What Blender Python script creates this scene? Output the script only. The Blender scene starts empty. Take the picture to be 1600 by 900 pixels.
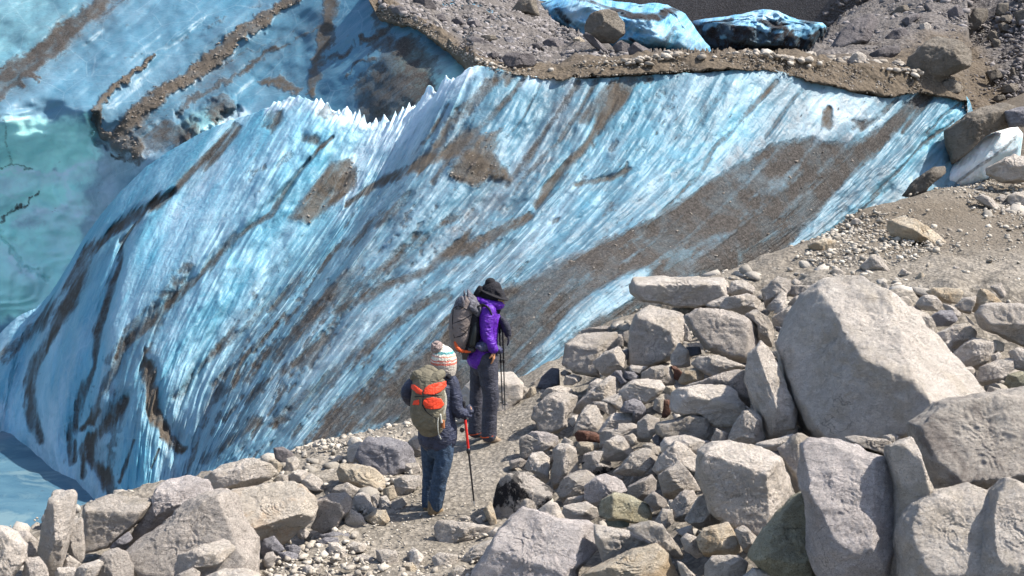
import bpy, math, random
import numpy as np
from math import radians, sin, cos, pi
from mathutils import Vector, Matrix

# ---------------------------------------------------------------- camera, world, sun, exposure
SC = bpy.context.scene
COL = SC.collection
F = 2198.0; PITCH = radians(10); CZ = 4.43
cam_d = bpy.data.cameras.new("camera"); cam = bpy.data.objects.new("camera", cam_d); COL.objects.link(cam)
cam.location = (0, 0, CZ); cam.rotation_euler = (radians(90) - PITCH, 0, 0)
cam_d.sensor_width = 36.0; cam_d.lens = F / 1600 * 36.0
cam_d.clip_start = 0.1; cam_d.clip_end = 3000
SC.camera = cam
SUN_EL = radians(52); SUN_AZ = radians(-2)          # azimuth measured from +X towards +Y (beyond the hikers)
sdir = Vector((cos(SUN_EL) * cos(SUN_AZ), cos(SUN_EL) * sin(SUN_AZ), sin(SUN_EL)))
world = bpy.data.worlds.new("World"); SC.world = world; world.use_nodes = True
wn = world.node_tree
sky = wn.nodes.new("ShaderNodeTexSky"); sky.sky_type = 'NISHITA'; sky.sun_disc = False
sky.sun_elevation = SUN_EL; sky.sun_rotation = radians(90) - SUN_AZ; sky.altitude = 300; sky.dust_density = 2.0; sky.ozone_density = 0.6
wn.links.new(sky.outputs[0], wn.nodes["Background"].inputs[0])
wn.nodes["Background"].inputs[1].default_value = 0.12
sl = bpy.data.lights.new("sun", 'SUN'); sl.energy = 4.6; sl.angle = radians(0.5); sl.color = (1.0, 0.93, 0.83)
sun = bpy.data.objects.new("sun", sl); COL.objects.link(sun)
sun.rotation_euler = sdir.to_track_quat('Z', 'Y').to_euler()
SC.view_settings.view_transform = 'Standard'; SC.view_settings.look = 'None'
SC.view_settings.gamma = 1.0; SC.view_settings.exposure = 1.02
SC.view_settings.use_curve_mapping = False

# ---------------------------------------------------------------- helpers
CP, SP = cos(PITCH), sin(PITCH)
def at(u, v, D):
    """world point(s) on the ray of photo pixel (u, v) at forward distance D (arrays welcome)"""
    a = (np.asarray(u, float) - 800) / F; b = (450 - np.asarray(v, float)) / F
    dy = CP + SP * b; dz = -SP + CP * b; t = D / dy
    return np.stack(np.broadcast_arrays(t * a, D + 0 * t, CZ + t * dz), -1)
def vat(u, v, D): return Vector(at(u, v, D).tolist())

def proj(p):
    x = p[:, 0]; y = p[:, 1]; z = p[:, 2] - CZ
    zc = y * CP - z * SP; yc = y * SP + z * CP
    return 800 + F * x / zc, 450 - F * yc / zc
def hash3(ix, iy, iz, seed):
    h = (ix * 374761393 + iy * 668265263 + iz * 2147483647 + seed * 1274126177) & 0xffffffff
    h = ((h ^ (h >> 13)) * 1274126177) & 0xffffffff
    h = ((h ^ (h >> 16)) * 2246822519) & 0xffffffff
    return ((h ^ (h >> 15)) & 0xffffff) / float(0xffffff)
def vnoise(p, seed=0):
    """value noise in [-1, 1]; p is (..., 2 or 3)"""
    p = np.asarray(p, float)
    if p.shape[-1] == 2: p = np.concatenate([p, np.zeros(p.shape[:-1] + (1,))], -1)
    i = np.floor(p).astype(np.int64); f = p - i; f = f * f * f * (f * (f * 6 - 15) + 10)
    r = 0
    for dx in (0, 1):
        wx = f[..., 0] if dx else 1 - f[..., 0]
        for dy in (0, 1):
            wy = f[..., 1] if dy else 1 - f[..., 1]
            for dz in (0, 1):
                wz = f[..., 2] if dz else 1 - f[..., 2]
                r = r + wx * wy * wz * hash3(i[..., 0] + dx, i[..., 1] + dy, i[..., 2] + dz, seed)
    return r * 2 - 1
def fbm(p, octv=4, seed=0, gain=0.5, lac=2.03):
    a = 1.0; s = 0; n = 0; p = np.asarray(p, float)
    for k in range(octv):
        s = s + a * vnoise(p * lac ** k + 13.7 * k, seed + k); n += a; a *= gain
    return s / n
def sstep(a, b, x): t = np.clip((x - a) / (b - a), 0, 1); return t * t * (3 - 2 * t)

def mesh_obj(name, verts, faces, mat=None, parent=None, smooth=True):
    """verts n x 3; faces = int array m x k, or a list of tuples"""
    me = bpy.data.meshes.new(name)
    V = np.asarray(verts, np.float32)
    if isinstance(faces, np.ndarray):
        m, k = faces.shape
        me.vertices.add(len(V)); me.vertices.foreach_set("co", V.ravel())
        me.loops.add(m * k); me.loops.foreach_set("vertex_index", faces.astype(np.int32).ravel())
        me.polygons.add(m); me.polygons.foreach_set("loop_start", np.arange(0, m * k, k, dtype=np.int32))
        me.polygons.foreach_set("loop_total", np.full(m, k, np.int32))
        me.update(calc_edges=True)
    else:
        me.from_pydata([tuple(map(float, x)) for x in V], [], faces); me.update()
    if smooth: me.polygons.foreach_set("use_smooth", np.ones(len(me.polygons), bool))
    if mat: me.materials.append(mat)
    o = bpy.data.objects.new(name, me); COL.objects.link(o)
    if parent: o.parent = parent
    return o
def tag(o, label=None, cat=None, group=None, kind=None):
    if label: o["label"] = label
    if cat: o["category"] = cat
    if group: o["group"] = group
    if kind: o["kind"] = kind
    return o
def col_attr(me, name, rgb):
    a = me.attributes.new(name, 'FLOAT_COLOR', 'POINT')
    c = np.ones((len(rgb), 4), np.float32); c[:, :rgb.shape[1]] = rgb
    a.data.foreach_set("color", c.ravel())
def set_uv(me, uvv):
    l = np.empty(len(me.loops), np.int32); me.loops.foreach_get("vertex_index", l)
    uv = me.uv_layers.new(name="UVMap"); uv.data.foreach_set("uv", uvv[l].astype(np.float32).ravel())
def grid_faces(nr, nc):
    i = np.arange(nr * nc).reshape(nr, nc)
    return np.stack([i[:-1, :-1], i[1:, :-1], i[1:, 1:], i[:-1, 1:]], -1).reshape(-1, 4)

# ---- painting real surface properties (dirt, clear ice, crust) along lines traced on the surface
def seg_dist(U, V, a, b):
    ax, ay = a; bx, by = b; dx, dy = bx - ax, by - ay
    t = np.clip(((U - ax) * dx + (V - ay) * dy) / (dx * dx + dy * dy + 1e-9), 0, 1)
    return np.hypot(U - ax - t * dx, V - ay - t * dy), t
def stroke(U, V, pts, w, k=1.0, soft=0.6):
    """mask of a traced band: half width w (or (w0, w1)), strength k"""
    w0, w1 = (w, w) if not isinstance(w, tuple) else w
    m = np.zeros_like(U); n = len(pts) - 1
    P = np.array(pts); pad = max(w0, w1) * 2 + 6
    sel = (U > P[:, 0].min() - pad) & (U < P[:, 0].max() + pad) & (V > P[:, 1].min() - pad) & (V < P[:, 1].max() + pad)
    u, v = U[sel], V[sel]; r = np.zeros_like(u)
    for i in range(n):
        d, t = seg_dist(u, v, pts[i], pts[i + 1])
        ww = w0 + (w1 - w0) * (i + t) / n
        r = np.maximum(r, 1 - sstep(1 - soft, 1 + soft, d / ww))
    m[sel] = r * k
    return m
def poly(U, V, pts, k=1.0, soft=12):
    m = np.zeros_like(U); P = np.array(pts, float); pad = soft * 2
    sel = (U > P[:, 0].min() - pad) & (U < P[:, 0].max() + pad) & (V > P[:, 1].min() - pad) & (V < P[:, 1].max() + pad)
    u, v = U[sel], V[sel]; ins = np.zeros(u.shape, bool); dm = np.full(u.shape, 1e9)
    n = len(P)
    for i in range(n):
        a, b = P[i], P[(i + 1) % n]
        c = ((a[1] > v) != (b[1] > v)) & (u < (b[0] - a[0]) * (v - a[1]) / (b[1] - a[1] + 1e-9) + a[0])
        ins ^= c; dm = np.minimum(dm, seg_dist(u, v, a, b)[0])
    sd = np.where(ins, dm, -dm)
    m[sel] = sstep(-soft, soft, sd) * k
    return m
def unite(*ms):
    r = ms[0]
    for x in ms[1:]: r = 1 - (1 - r) * (1 - np.clip(x, 0, 1))
    return r

# ---- thin plate spline through scattered points
def tps_fit(P, z, lam=1e-3):
    P = np.asarray(P, float); z = np.asarray(z, float); n = len(P)
    d = np.linalg.norm(P[:, None] - P[None], axis=-1)
    K = np.where(d > 0, d * d * np.log(d + 1e-12), 0) + lam * np.eye(n)
    A = np.zeros((n + 3, n + 3)); A[:n, :n] = K; A[:n, n] = 1; A[:n, n + 1:] = P; A[n, :n] = 1; A[n + 1:, :n] = P.T
    w = np.linalg.solve(A, np.concatenate([z, np.zeros(3)]))
    def ev(x, y):
        x = np.asarray(x, float); y = np.asarray(y, float); r = w[n] + w[n + 1] * x + w[n + 2] * y
        for i in range(n):
            d2 = (x - P[i, 0]) ** 2 + (y - P[i, 1]) ** 2
            r = r + w[i] * 0.5 * d2 * np.log(d2 + 1e-12)
        return r
    return ev

# ---------------------------------------------------------------- materials
def newmat(name):
    m = bpy.data.materials.new(name); m.use_nodes = True
    nt = m.node_tree; b = nt.nodes["Principled BSDF"]
    return m, nt, b
class NT:
    def __init__(s, nt): s.nt = nt
    def n(s, t, **kw):
        x = s.nt.nodes.new(t)
        for k, v in kw.items(): setattr(x, k, v)
        return x
    def l(s, a, b): s.nt.links.new(a, b)
    def noise(s, vec, scale, detail=4, rough=0.55, dist=0.0):
        x = s.n("ShaderNodeTexNoise"); x.inputs["Scale"].default_value = scale; x.inputs["Detail"].default_value = detail
        x.inputs["Roughness"].default_value = rough; x.inputs["Distortion"].default_value = dist
        if vec is not None: s.l(vec, x.inputs["Vector"])
        return x.outputs["Fac"]
    def ramp(s, fac, *stops):
        x = s.n("ShaderNodeValToRGB"); e = x.color_ramp.elements
        while len(e) < len(stops): e.new(0.5)
        for el, (p, c) in zip(e, stops):
            el.position = p; el.color = (c if isinstance(c, tuple) else (c, c, c)) + (1,)
        s.l(fac, x.inputs[0]); return x.outputs[0]
    def mix(s, fac, a, b, mode='MIX'):
        x = s.n("ShaderNodeMix", data_type='RGBA', blend_type=mode)
        for val, sock in ((fac, x.inputs[0]), (a, x.inputs[6]), (b, x.inputs[7])):
            if hasattr(val, 'links') or isinstance(val, bpy.types.NodeSocket): s.l(val, sock)
            elif isinstance(val, (int, float)): sock.default_value = val if sock.type == 'VALUE' else (val, val, val, 1)
            else: sock.default_value = tuple(val) + (1,)
        return x.outputs[2]
    def math(s, op, a, b=0.0, c=0.0, clamp=False):
        x = s.n("ShaderNodeMath", operation=op, use_clamp=clamp)
        for val, sock in zip((a, b, c), x.inputs):
            if isinstance(val, bpy.types.NodeSocket): s.l(val, sock)
            else: sock.default_value = val
        return x.outputs[0]
    def mapping(s, vec, scale=(1, 1, 1), rot=(0, 0, 0), loc=(0, 0, 0)):
        x = s.n("ShaderNodeMapping"); x.inputs["Scale"].default_value = scale; x.inputs["Rotation"].default_value = rot
        x.inputs["Location"].default_value = loc; s.l(vec, x.inputs["Vector"]); return x.outputs[0]
    def n_vor(s, vec, scale):
        d = s.n('ShaderNodeTexNoise'); d.inputs['Scale'].default_value = 4.0; d.inputs['Detail'].default_value = 4; s.l(vec, d.inputs['Vector'])
        a = s.n('ShaderNodeVectorMath', operation='MULTIPLY_ADD'); s.l(d.outputs['Color'], a.inputs[0]); a.inputs[1].default_value = (.5, .5, .5); s.l(vec, a.inputs[2])
        x = s.n('ShaderNodeTexVoronoi', feature='F1', distance='CHEBYCHEV'); x.inputs['Scale'].default_value = scale; s.l(a.outputs[0], x.inputs['Vector']); return x.outputs['Distance']
    def bump(s, h, strength, dist, prev=None):
        x = s.n("ShaderNodeBump"); x.inputs["Strength"].default_value = strength; x.inputs["Distance"].default_value = dist
        s.l(h, x.inputs["Height"])
        if prev is not None: s.l(prev, x.inputs["Normal"])
        return x.outputs[0]

def rock_mat(name, c1, c2, speck=(0.10, 0.10, 0.11), speck_amt=0.55, stain=None, stain_amt=0.5, patch=None, patch_rng=(0.5, 0.6),
             coarse=1.0, vary=0.16, dust=0.35):
    """granite: two-tone body, mineral grains, blotches, optional stain and dark patch; every stone of its own shade"""
    m, nt, b = newmat(name); t = NT(nt)
    tc = t.n("ShaderNodeTexCoord"); oi = t.n("ShaderNodeObjectInfo")
    geo = t.n("ShaderNodeNewGeometry")
    va = t.n("ShaderNodeVectorMath", operation='ADD'); t.l(geo.outputs["Position"], va.inputs[0])
    cb = t.n("ShaderNodeCombineXYZ"); r10 = t.math('MULTIPLY', oi.outputs["Random"], 37.0); t.l(r10, cb.inputs[0]); t.l(r10, cb.inputs[2])
    t.l(cb.outputs[0], va.inputs[1]); P = va.outputs[0]
    big = t.noise(P, 2.6, 5, 0.6)
    col = t.mix(t.ramp(big, (0.35, 0.0), (0.65, 1.0)), c1, c2)
    med = t.noise(P, 11.0 * coarse, 6, 0.7)
    col = t.mix(t.math('MULTIPLY', t.ramp(med, (0.36, 1.0), (0.56, 0.0)), 0.32), col, tuple(x * 0.55 for x in c1))
    # streaky veins
    vn = t.noise(t.mapping(P, (2.0, 7.0, 12.0), (0.4, 0.7, 0.2)), 1.6, 5, 0.65, 0.6)
    col = t.mix(t.math('MULTIPLY', t.ramp(vn, (0.52, 0.0), (0.60, 1.0)), 0.28), col, tuple(min(1, x * 1.35) for x in c2))
    # grains
    g1 = t.noise(P, 95.0 / coarse, 3, 0.75)
    col = t.mix(t.math('MULTIPLY', t.ramp(g1, (0.33, 1.0), (0.44, 0.0)), speck_amt), col, speck)
    g2 = t.noise(P, 60.0 / coarse, 3, 0.8)
    col = t.mix(t.math('MULTIPLY', t.ramp(g2, (0.55, 0.0), (0.68, 1.0)), 0.45), col, tuple(min(0.8, x * 1.5) for x in c2))
    if stain:
        s1 = t.noise(P, 3.4, 6, 0.62, 0.4)
        col = t.mix(t.math('MULTIPLY', t.ramp(s1, (0.50, 0.0), (0.62, 1.0)), stain_amt), col, stain)
    if patch:
        s2 = t.noise(P, 2.2, 8, 0.72, 0.5)
        col = t.mix(t.ramp(s2, (patch_rng[0], 0.0), (patch_rng[1], 1.0)), col, patch)
    ce = t.n('ShaderNodeTexVoronoi', feature='DISTANCE_TO_EDGE'); ce.inputs['Scale'].default_value = 1.7
    cw = t.n('ShaderNodeTexNoise'); cw.inputs['Scale'].default_value = 3.0; cw.inputs['Detail'].default_value = 6; t.l(P, cw.inputs['Vector'])
    cm = t.n('ShaderNodeVectorMath', operation='MULTIPLY_ADD'); t.l(cw.outputs['Color'], cm.inputs[0]); cm.inputs[1].default_value = (.9, .9, .9); t.l(P, cm.inputs[2]); t.l(cm.outputs[0], ce.inputs['Vector'])
    crk = t.math('MULTIPLY', t.ramp(ce.outputs['Distance'], (0.0, 1.0), (0.016, 0.0)), t.ramp(t.noise(P, 1.9, 3, 0.5), (0.50, 0.0), (0.58, 1.0)))
    col = t.mix(t.math('MULTIPLY', crk, 0.55), col, tuple(x * 0.3 for x in c1))
    # pale glacial dust lying on what faces up
    sx = t.n("ShaderNodeSeparateXYZ"); t.l(geo.outputs["Normal"], sx.inputs[0])
    dn = t.math('MULTIPLY', t.ramp(t.noise(P, 7.0, 5, 0.7), (0.35, 0.0), (0.6, 1.0)), t.ramp(sx.outputs[2], (0.35, 0.0), (0.9, 1.0)))
    col = t.mix(t.math('MULTIPLY', dn, dust), col, (0.50, 0.475, 0.43))
    tint = t.math('ADD', t.math('MULTIPLY', oi.outputs["Random"], vary * 2), 1.0 - vary)
    hs = t.n("ShaderNodeHueSaturation"); hs.inputs["Saturation"].default_value = 1.0
    t.l(tint, hs.inputs["Value"]); t.l(col, hs.inputs["Color"])
    t.l(hs.outputs[0], b.inputs["Base Color"])
    b.inputs["Roughness"].default_value = 0.85; b.inputs["Specular IOR Level"].default_value = 0.25
    h = t.math('SUBTRACT', t.math('ADD', t.math('MULTIPLY', t.noise(P, 9.0, 8, 0.66, 0.3), 1.0), t.math('MULTIPLY', g1, 0.10)), t.math('MULTIPLY', crk, 0.25))
    mus = t.noise(t.mapping(P, (1, 1, 3.0), (0.5, 0.3, 0)), 24.0 * coarse, 6, 0.75)
    n1 = t.bump(h, 1.0, 0.22); n2 = t.bump(mus, 0.9, 0.045, n1); t.l(n2, b.inputs["Normal"])
    return m
MAT = {}
MAT['g'] = rock_mat("granite", (0.532, 0.476, 0.419), (0.696, 0.625, 0.557), stain=(0.40, 0.335, 0.24), stain_amt=0.38)
MAT['w'] = rock_mat("pale_granite", (0.616, 0.552, 0.491), (0.750, 0.683, 0.615), speck_amt=0.4, stain=(0.50, 0.42, 0.31), stain_amt=0.35)
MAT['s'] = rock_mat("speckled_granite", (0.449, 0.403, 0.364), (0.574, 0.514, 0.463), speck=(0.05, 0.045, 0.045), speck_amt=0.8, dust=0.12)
MAT['p'] = rock_mat("mauve_granite", (0.444, 0.403, 0.389), (0.622, 0.566, 0.544), speck=(0.10, 0.085, 0.10), speck_amt=0.8, coarse=0.8, dust=0.2)
MAT['t'] = rock_mat("tan_granite", (0.514, 0.437, 0.334), (0.668, 0.569, 0.437), stain=(0.44, 0.30, 0.16), stain_amt=0.55)
MAT['o'] = rock_mat("orange_stained_granite", (0.592, 0.529, 0.448), (0.711, 0.631, 0.537), stain=(0.60, 0.42, 0.26), stain_amt=0.6, speck_amt=0.3, dust=0.1)
MAT['r'] = rock_mat("rusty_rock", (0.140, 0.065, 0.045), (0.200, 0.100, 0.070), speck_amt=0.2, dust=0.1, vary=0.05)
MAT['b'] = rock_mat("slate_rock", (0.130, 0.140, 0.170), (0.190, 0.200, 0.235), speck_amt=0.3, dust=0.12, vary=0.05)
MAT['v'] = rock_mat("blue_grey_shade_rock", (0.263, 0.257, 0.284), (0.347, 0.336, 0.357), speck_amt=0.5, dust=0.1)  # bluish tone; for stones in shadow the shade is put into the colour
MAT['k'] = rock_mat("black_patched_granite", (0.556, 0.502, 0.450), (0.697, 0.629, 0.572), patch=(0.035, 0.032, 0.035), patch_rng=(0.46, 0.50))
MAT['q'] = rock_mat("dark_stained_granite", (0.521, 0.465, 0.411), (0.651, 0.584, 0.509), stain=(0.17, 0.14, 0.13), stain_amt=0.6)
MAT['m'] = rock_mat("lichen_granite", (0.36, 0.34, 0.245), (0.54, 0.51, 0.38), speck=(0.03, 0.035, 0.025), speck_amt=0.85, stain=(0.36, 0.27, 0.13), stain_amt=0.4, patch=(0.20, 0.195, 0.12), patch_rng=(0.54, 0.68), coarse=0.8, dust=0.1)
MAT['n'] = rock_mat("green_rock", (0.242, 0.297, 0.253), (0.352, 0.407, 0.352), speck_amt=0.35, dust=0.15)
MAT['d'] = rock_mat("moraine_rock", (0.19, 0.166, 0.138), (0.275, 0.243, 0.203), speck_amt=0.4, dust=0.12, vary=0.22)
MAT['e'] = rock_mat("moraine_violet_rock", (0.165, 0.150, 0.155), (0.235, 0.215, 0.22), speck_amt=0.35, dust=0.10, vary=0.15)

def soil_mat(name, c1, c2, c3, scale=1.0, bump=0.6, attr=None, attrcol=None):
    m, nt, b = newmat(name); t = NT(nt)
    geo = t.n("ShaderNodeNewGeometry"); P = geo.outputs["Position"]
    col = t.mix(t.ramp(t.noise(P, 0.9 * scale, 6, 0.6), (0.38, 0.0), (0.62, 1.0)), c1, c2)
    vor = t.n("ShaderNodeTexVoronoi"); vor.inputs["Scale"].default_value = 22 * scale; t.l(P, vor.inputs["Vector"])
    col = t.mix(t.math('MULTIPLY', t.ramp(vor.outputs["Distance"], (0.25, 0.0), (0.75, 1.0)), 0.65), col, c3)
    sep = t.n("ShaderNodeSeparateColor"); t.l(vor.outputs["Color"], sep.inputs[0])
    col = t.mix(t.math('MULTIPLY', t.ramp(sep.outputs[0], (0.55, 0.0), (1.0, 1.0)), 0.4), col, tuple(min(1, x * 1.5) for x in c2))
    fine = t.noise(P, 130 * scale, 4, 0.8)
    col = t.mix(t.math('MULTIPLY', t.ramp(fine, (0.38, 1.0), (0.52, 0.0)), 0.45), col, c3)
    if attr:
        at_ = t.n("ShaderNodeAttribute", attribute_name=attr)
        sp = t.n("ShaderNodeSeparateColor"); t.l(at_.outputs["Color"], sp.inputs[0])
        fac = t.math('ADD', sp.outputs[0], t.math('MULTIPLY', t.math('SUBTRACT', t.noise(P, 6, 5, 0.7), 0.5), 0.7), clamp=True)
        alt = t.mix(t.math('MULTIPLY', t.ramp(fine, (0.40, 1.0), (0.55, 0.0)), 0.5), attrcol, tuple(x * 0.55 for x in attrcol))
        alt = t.mix(t.math('MULTIPLY', t.ramp(t.noise(P, 22 * scale, 4, 0.7), (0.52, 0.0), (0.66, 1.0)), 0.45), alt, tuple(x * 1.7 for x in attrcol))
        col = t.mix(fac, col, alt)
    t.l(col, b.inputs["Base Color"]); b.inputs["Roughness"].default_value = 0.95; b.inputs["Specular IOR Level"].default_value = 0.15
    n1 = t.bump(vor.outputs["Distance"], bump, 0.03 / scale); nn = t.bump(t.noise(P, 45 * scale, 7, 0.75), bump, 0.05, n1)
    t.l(nn, b.inputs["Normal"])
    return m

def ice_mat(name, pale, mid, deep, teal, dirt=(0.066, 0.060, 0.056), grey=(0.098, 0.122, 0.145), crack=0.10, fl=1.0, bmp=1.0, crustc=(0.33, 0.46, 0.55), whitec=(0.60, 0.72, 0.80)):
    """ice: R dirt, G clear teal ice and painted brightness, B white crust, A unused in 'mask'; R veil of grey silt in 'veil'; UV runs along the flow"""
    m, nt, b = newmat(name); t = NT(nt)
    uv0 = t.n("ShaderNodeUVMap", uv_map="UVMap").outputs[0]
    wn_ = t.n("ShaderNodeTexNoise"); wn_.inputs["Scale"].default_value = 1.3; wn_.inputs["Detail"].default_value = 4; t.l(uv0, wn_.inputs["Vector"])
    wa = t.n("ShaderNodeVectorMath", operation='MULTIPLY_ADD'); t.l(wn_.outputs["Color"], wa.inputs[0]); wa.inputs[1].default_value = (0.30, 0.5, 0); t.l(uv0, wa.inputs[2]); uv = wa.outputs[0]
    geo = t.n("ShaderNodeNewGeometry"); P = geo.outputs["Position"]
    ma = t.n("ShaderNodeSeparateColor"); t.l(t.n("ShaderNodeAttribute", attribute_name="mask").outputs["Color"], ma.inputs[0])
    ve = t.n("ShaderNodeSeparateColor"); t.l(t.n("ShaderNodeAttribute", attribute_name="veil").outputs["Color"], ve.inputs[0])
    sA = t.noise(t.mapping(uv, (2.2 * fl, 0.55, 1)), 1.0, 3, 0.55, 0.5)        # broad streaks
    sB = t.noise(t.mapping(uv, (6.5 * fl, 2.2, 1), loc=(3.1, 7.7, 0)), 1.0, 3, 0.5, 0.6)   # fine streaks
    sC = t.noise(t.mapping(uv, (26 * fl, 11, 1), loc=(9.1, 1.7, 0)), 1.0, 3, 0.55, 0.5)    # hair streaks
    gate = t.ramp(t.noise(P, 0.75, 4, 0.6, 0.3), (0.40, 0.22), (0.60, 1.0))
    iso = t.noise(P, 4.5, 7, 0.68, 0.6)
    sB = t.math('ADD', t.math('MULTIPLY', iso, 0.30), t.math('ADD', 0.35, t.math('MULTIPLY', t.math('SUBTRACT', sB, 0.5), gate)))
    sC = t.math('ADD', 0.5, t.math('MULTIPLY', t.math('SUBTRACT', sC, 0.5), gate))
    big = t.noise(P, 0.55, 5, 0.55, 0.6)
    col = t.mix(t.ramp(big, (0.38, 0.0), (0.62, 1.0)), mid, pale)
    col = t.mix(t.math('MULTIPLY', t.ramp(sA, (0.34, 1.0), (0.60, 0.0)), 0.70), col, deep)
    col = t.mix(t.math('MULTIPLY', t.ramp(t.noise(t.mapping(uv, (3.1 * fl, 0.7, 1), loc=(20, 4, 0)), 1.0, 3, 0.5, 0.5), (0.50, 0.0), (0.66, 1.0)), 0.42), col, crustc)
    col = t.mix(t.math('MULTIPLY', ma.outputs[1], t.ramp(t.noise(P, 1.2, 5, 0.6, 0.8), (0.25, 0.65), (0.6, 1.0))), col, teal)
    # milky and white crust, following hair streaks
    wf = t.math('ADD', t.math('MULTIPLY', t.math('MULTIPLY', t.ramp(sB, (0.50, 0.0), (0.70, 1.0)), t.ramp(t.noise(P, 0.8, 4, 0.6), (0.40, 0.15), (0.60, 1.0))), 0.26), t.math('MULTIPLY', ma.outputs[2], t.ramp(t.noise(P, 4.0, 7, 0.7, 0.4), (0.36, 0.1), (0.62, 1.0))), clamp=True)
    col = t.mix(wf, col, crustc)
    col = t.mix(t.math('MULTIPLY', ve.outputs[2], t.ramp(sB, (0.32, 0.45), (0.55, 1.0))), col, whitec)
    # internal cracks, thin pale and dark lines
    vo = t.n("ShaderNodeTexVoronoi", feature='DISTANCE_TO_EDGE'); vo.inputs["Scale"].default_value = 0.9
    wv = t.n("ShaderNodeVectorMath", operation='ADD'); t.l(t.mapping(P, (1, 1, 1)), wv.inputs[0])
    wsc = t.n("ShaderNodeVectorMath", operation='SCALE'); nz = t.n("ShaderNodeTexNoise"); nz.inputs["Scale"].default_value = 2.0; nz.inputs["Detail"].default_value = 5
    t.l(nz.outputs["Color"], wsc.inputs[0]); wsc.inputs["Scale"].default_value = 0.9; t.l(wsc.outputs[0], wv.inputs[1]); t.l(wv.outputs[0], vo.inputs["Vector"])
    ck = t.math('MULTIPLY', t.ramp(vo.outputs["Distance"], (0.0, 1.0), (0.012, 0.0)), crack)
    col = t.mix(ck, col, (0.62, 0.74, 0.80))
    # grey veils of silt and painted shade, broken by the streaks
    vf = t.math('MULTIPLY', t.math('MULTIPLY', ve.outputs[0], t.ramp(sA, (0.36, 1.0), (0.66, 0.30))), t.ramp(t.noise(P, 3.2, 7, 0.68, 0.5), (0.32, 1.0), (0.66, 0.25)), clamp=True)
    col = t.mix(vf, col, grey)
    # small specks of grit
    sp = t.noise(t.mapping(uv, (30, 9, 1), loc=(1, 2, 0)), 1.0, 4, 0.6)
    spk = t.math('MULTIPLY', t.ramp(sp, (0.655, 0.0), (0.70, 1.0)), t.math('ADD', t.math('MULTIPLY', ve.outputs[0], 0.6), 0.15), clamp=True)
    # dirt: mask plus streak noise, with a hard broken edge
    df = t.math('ADD', ma.outputs[0], t.math('MULTIPLY', t.math('SUBTRACT', sB, 0.5), 1.0))
    df = t.math('ADD', df, t.math('MULTIPLY', t.math('SUBTRACT', sC, 0.5), 0.45))
    df = t.math('ADD', df, t.math('MULTIPLY', t.math('SUBTRACT', t.noise(P, 9, 5, 0.7), 0.5), 0.8))
    dfac = t.math('MULTIPLY', t.ramp(df, (0.28, 0.0), (0.50, 0.55), (0.85, 1.0)), t.ramp(ma.outputs[0], (0.0, 0.0), (0.12, 1.0)))
    dfac = t.math('MULTIPLY', dfac, t.ramp(t.noise(P, 1.5, 5, 0.6, 0.5), (0.34, 0.74), (0.54, 1.0)))
    dfac = t.math('MAXIMUM', dfac, spk)
    dc = t.mix(t.ramp(t.noise(P, 26, 5, 0.75), (0.40, 0.0), (0.62, 1.0)), tuple(x * 0.62 for x in dirt), tuple(x * 1.5 for x in dirt))
    dc = t.mix(t.math('MULTIPLY', ve.outputs[1], 0.85), dc, (0.115, 0.095, 0.075))
    dc = t.mix(t.math('MULTIPLY', t.ramp(t.noise(P, 34, 3, 0.6), (0.62, 0.0), (0.70, 1.0)), 0.4), dc, (0.22, 0.20, 0.18))
    col = t.mix(dfac, col, dc)
    t.l(col, b.inputs["Base Color"])
    t.l(t.math('ADD', t.math('MULTIPLY', dfac, 0.5), t.math('ADD', 0.30, t.math('MULTIPLY', sB, 0.2)), clamp=True), b.inputs["Roughness"])
    b.inputs["IOR"].default_value = 1.31
    t.l(t.math('MULTIPLY', t.math('SUBTRACT', 1.0, dfac), 0.22), b.inputs["Subsurface Weight"])
    b.inputs["Subsurface Radius"].default_value = (0.25, 0.8, 1.0); b.inputs["Subsurface Scale"].default_value = 0.10
    n1 = t.bump(sA, 0.35 * bmp, 0.30); n2 = t.bump(sB, 0.30 * bmp, 0.05, n1); n3 = t.bump(sC, 0.3 * bmp, 0.015, n2)
    n4 = t.bump(t.math('MULTIPLY', t.noise(P, 34, 5, 0.75), dfac), 0.7, 0.08, n3)
    n5 = t.bump(t.noise(P, 5, 6, 0.65, 0.5), 0.35 * bmp, 0.10, n4)
    t.l(n5, b.inputs["Normal"])
    return m
# ================================================================ GROUND
gctl = []   # (u, v, D) of points seen in the photo
for q in [(680,800,12.84),(770,690,14.5),(830,600,16.2),(880,550,17.3),(950,500,18.5),(480,700,15.3),(620,690,15.0),
          (700,900,11.3),(450,900,11.2),(0,900,10.6),(100,880,11.3),(250,760,13.5),(150,800,12.6),(20,850,11.9),(400,780,13.1),(560,780,13.2),
          (1500,900,8.7),(1300,900,9.3),(1100,900,10.0),(850,900,10.8),(1600,760,9.8),(1100,700,12.3),(1100,600,14.0),(1000,600,14.5),(900,600,15.3),(850,650,14.8),
          (830,700,14.0),(790,780,12.9),(950,800,11.9),(1250,780,10.7),(1400,700,11.3),(1100,480,16.5),(1000,480,17.3),(1250,420,17.5),(1400,430,16.6),(1550,450,15.6),(1500,600,13.0),
          (1350,600,13.3),(1250,600,13.4),(1500,520,14.1),(1600,600,12.4),(1400,350,20.0),(1310,370,19.6),(1500,296,22.0),(1340,333,20.7),(1440,301,21.9),(1282,372,19.5),(1600,250,24.0),(1600,330,20.6),(1700,700,10.5),(1800,450,15),
          (-100,880,10.8),(850,450,0)][:-1]:
    gctl.append(at(*q))
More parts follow.
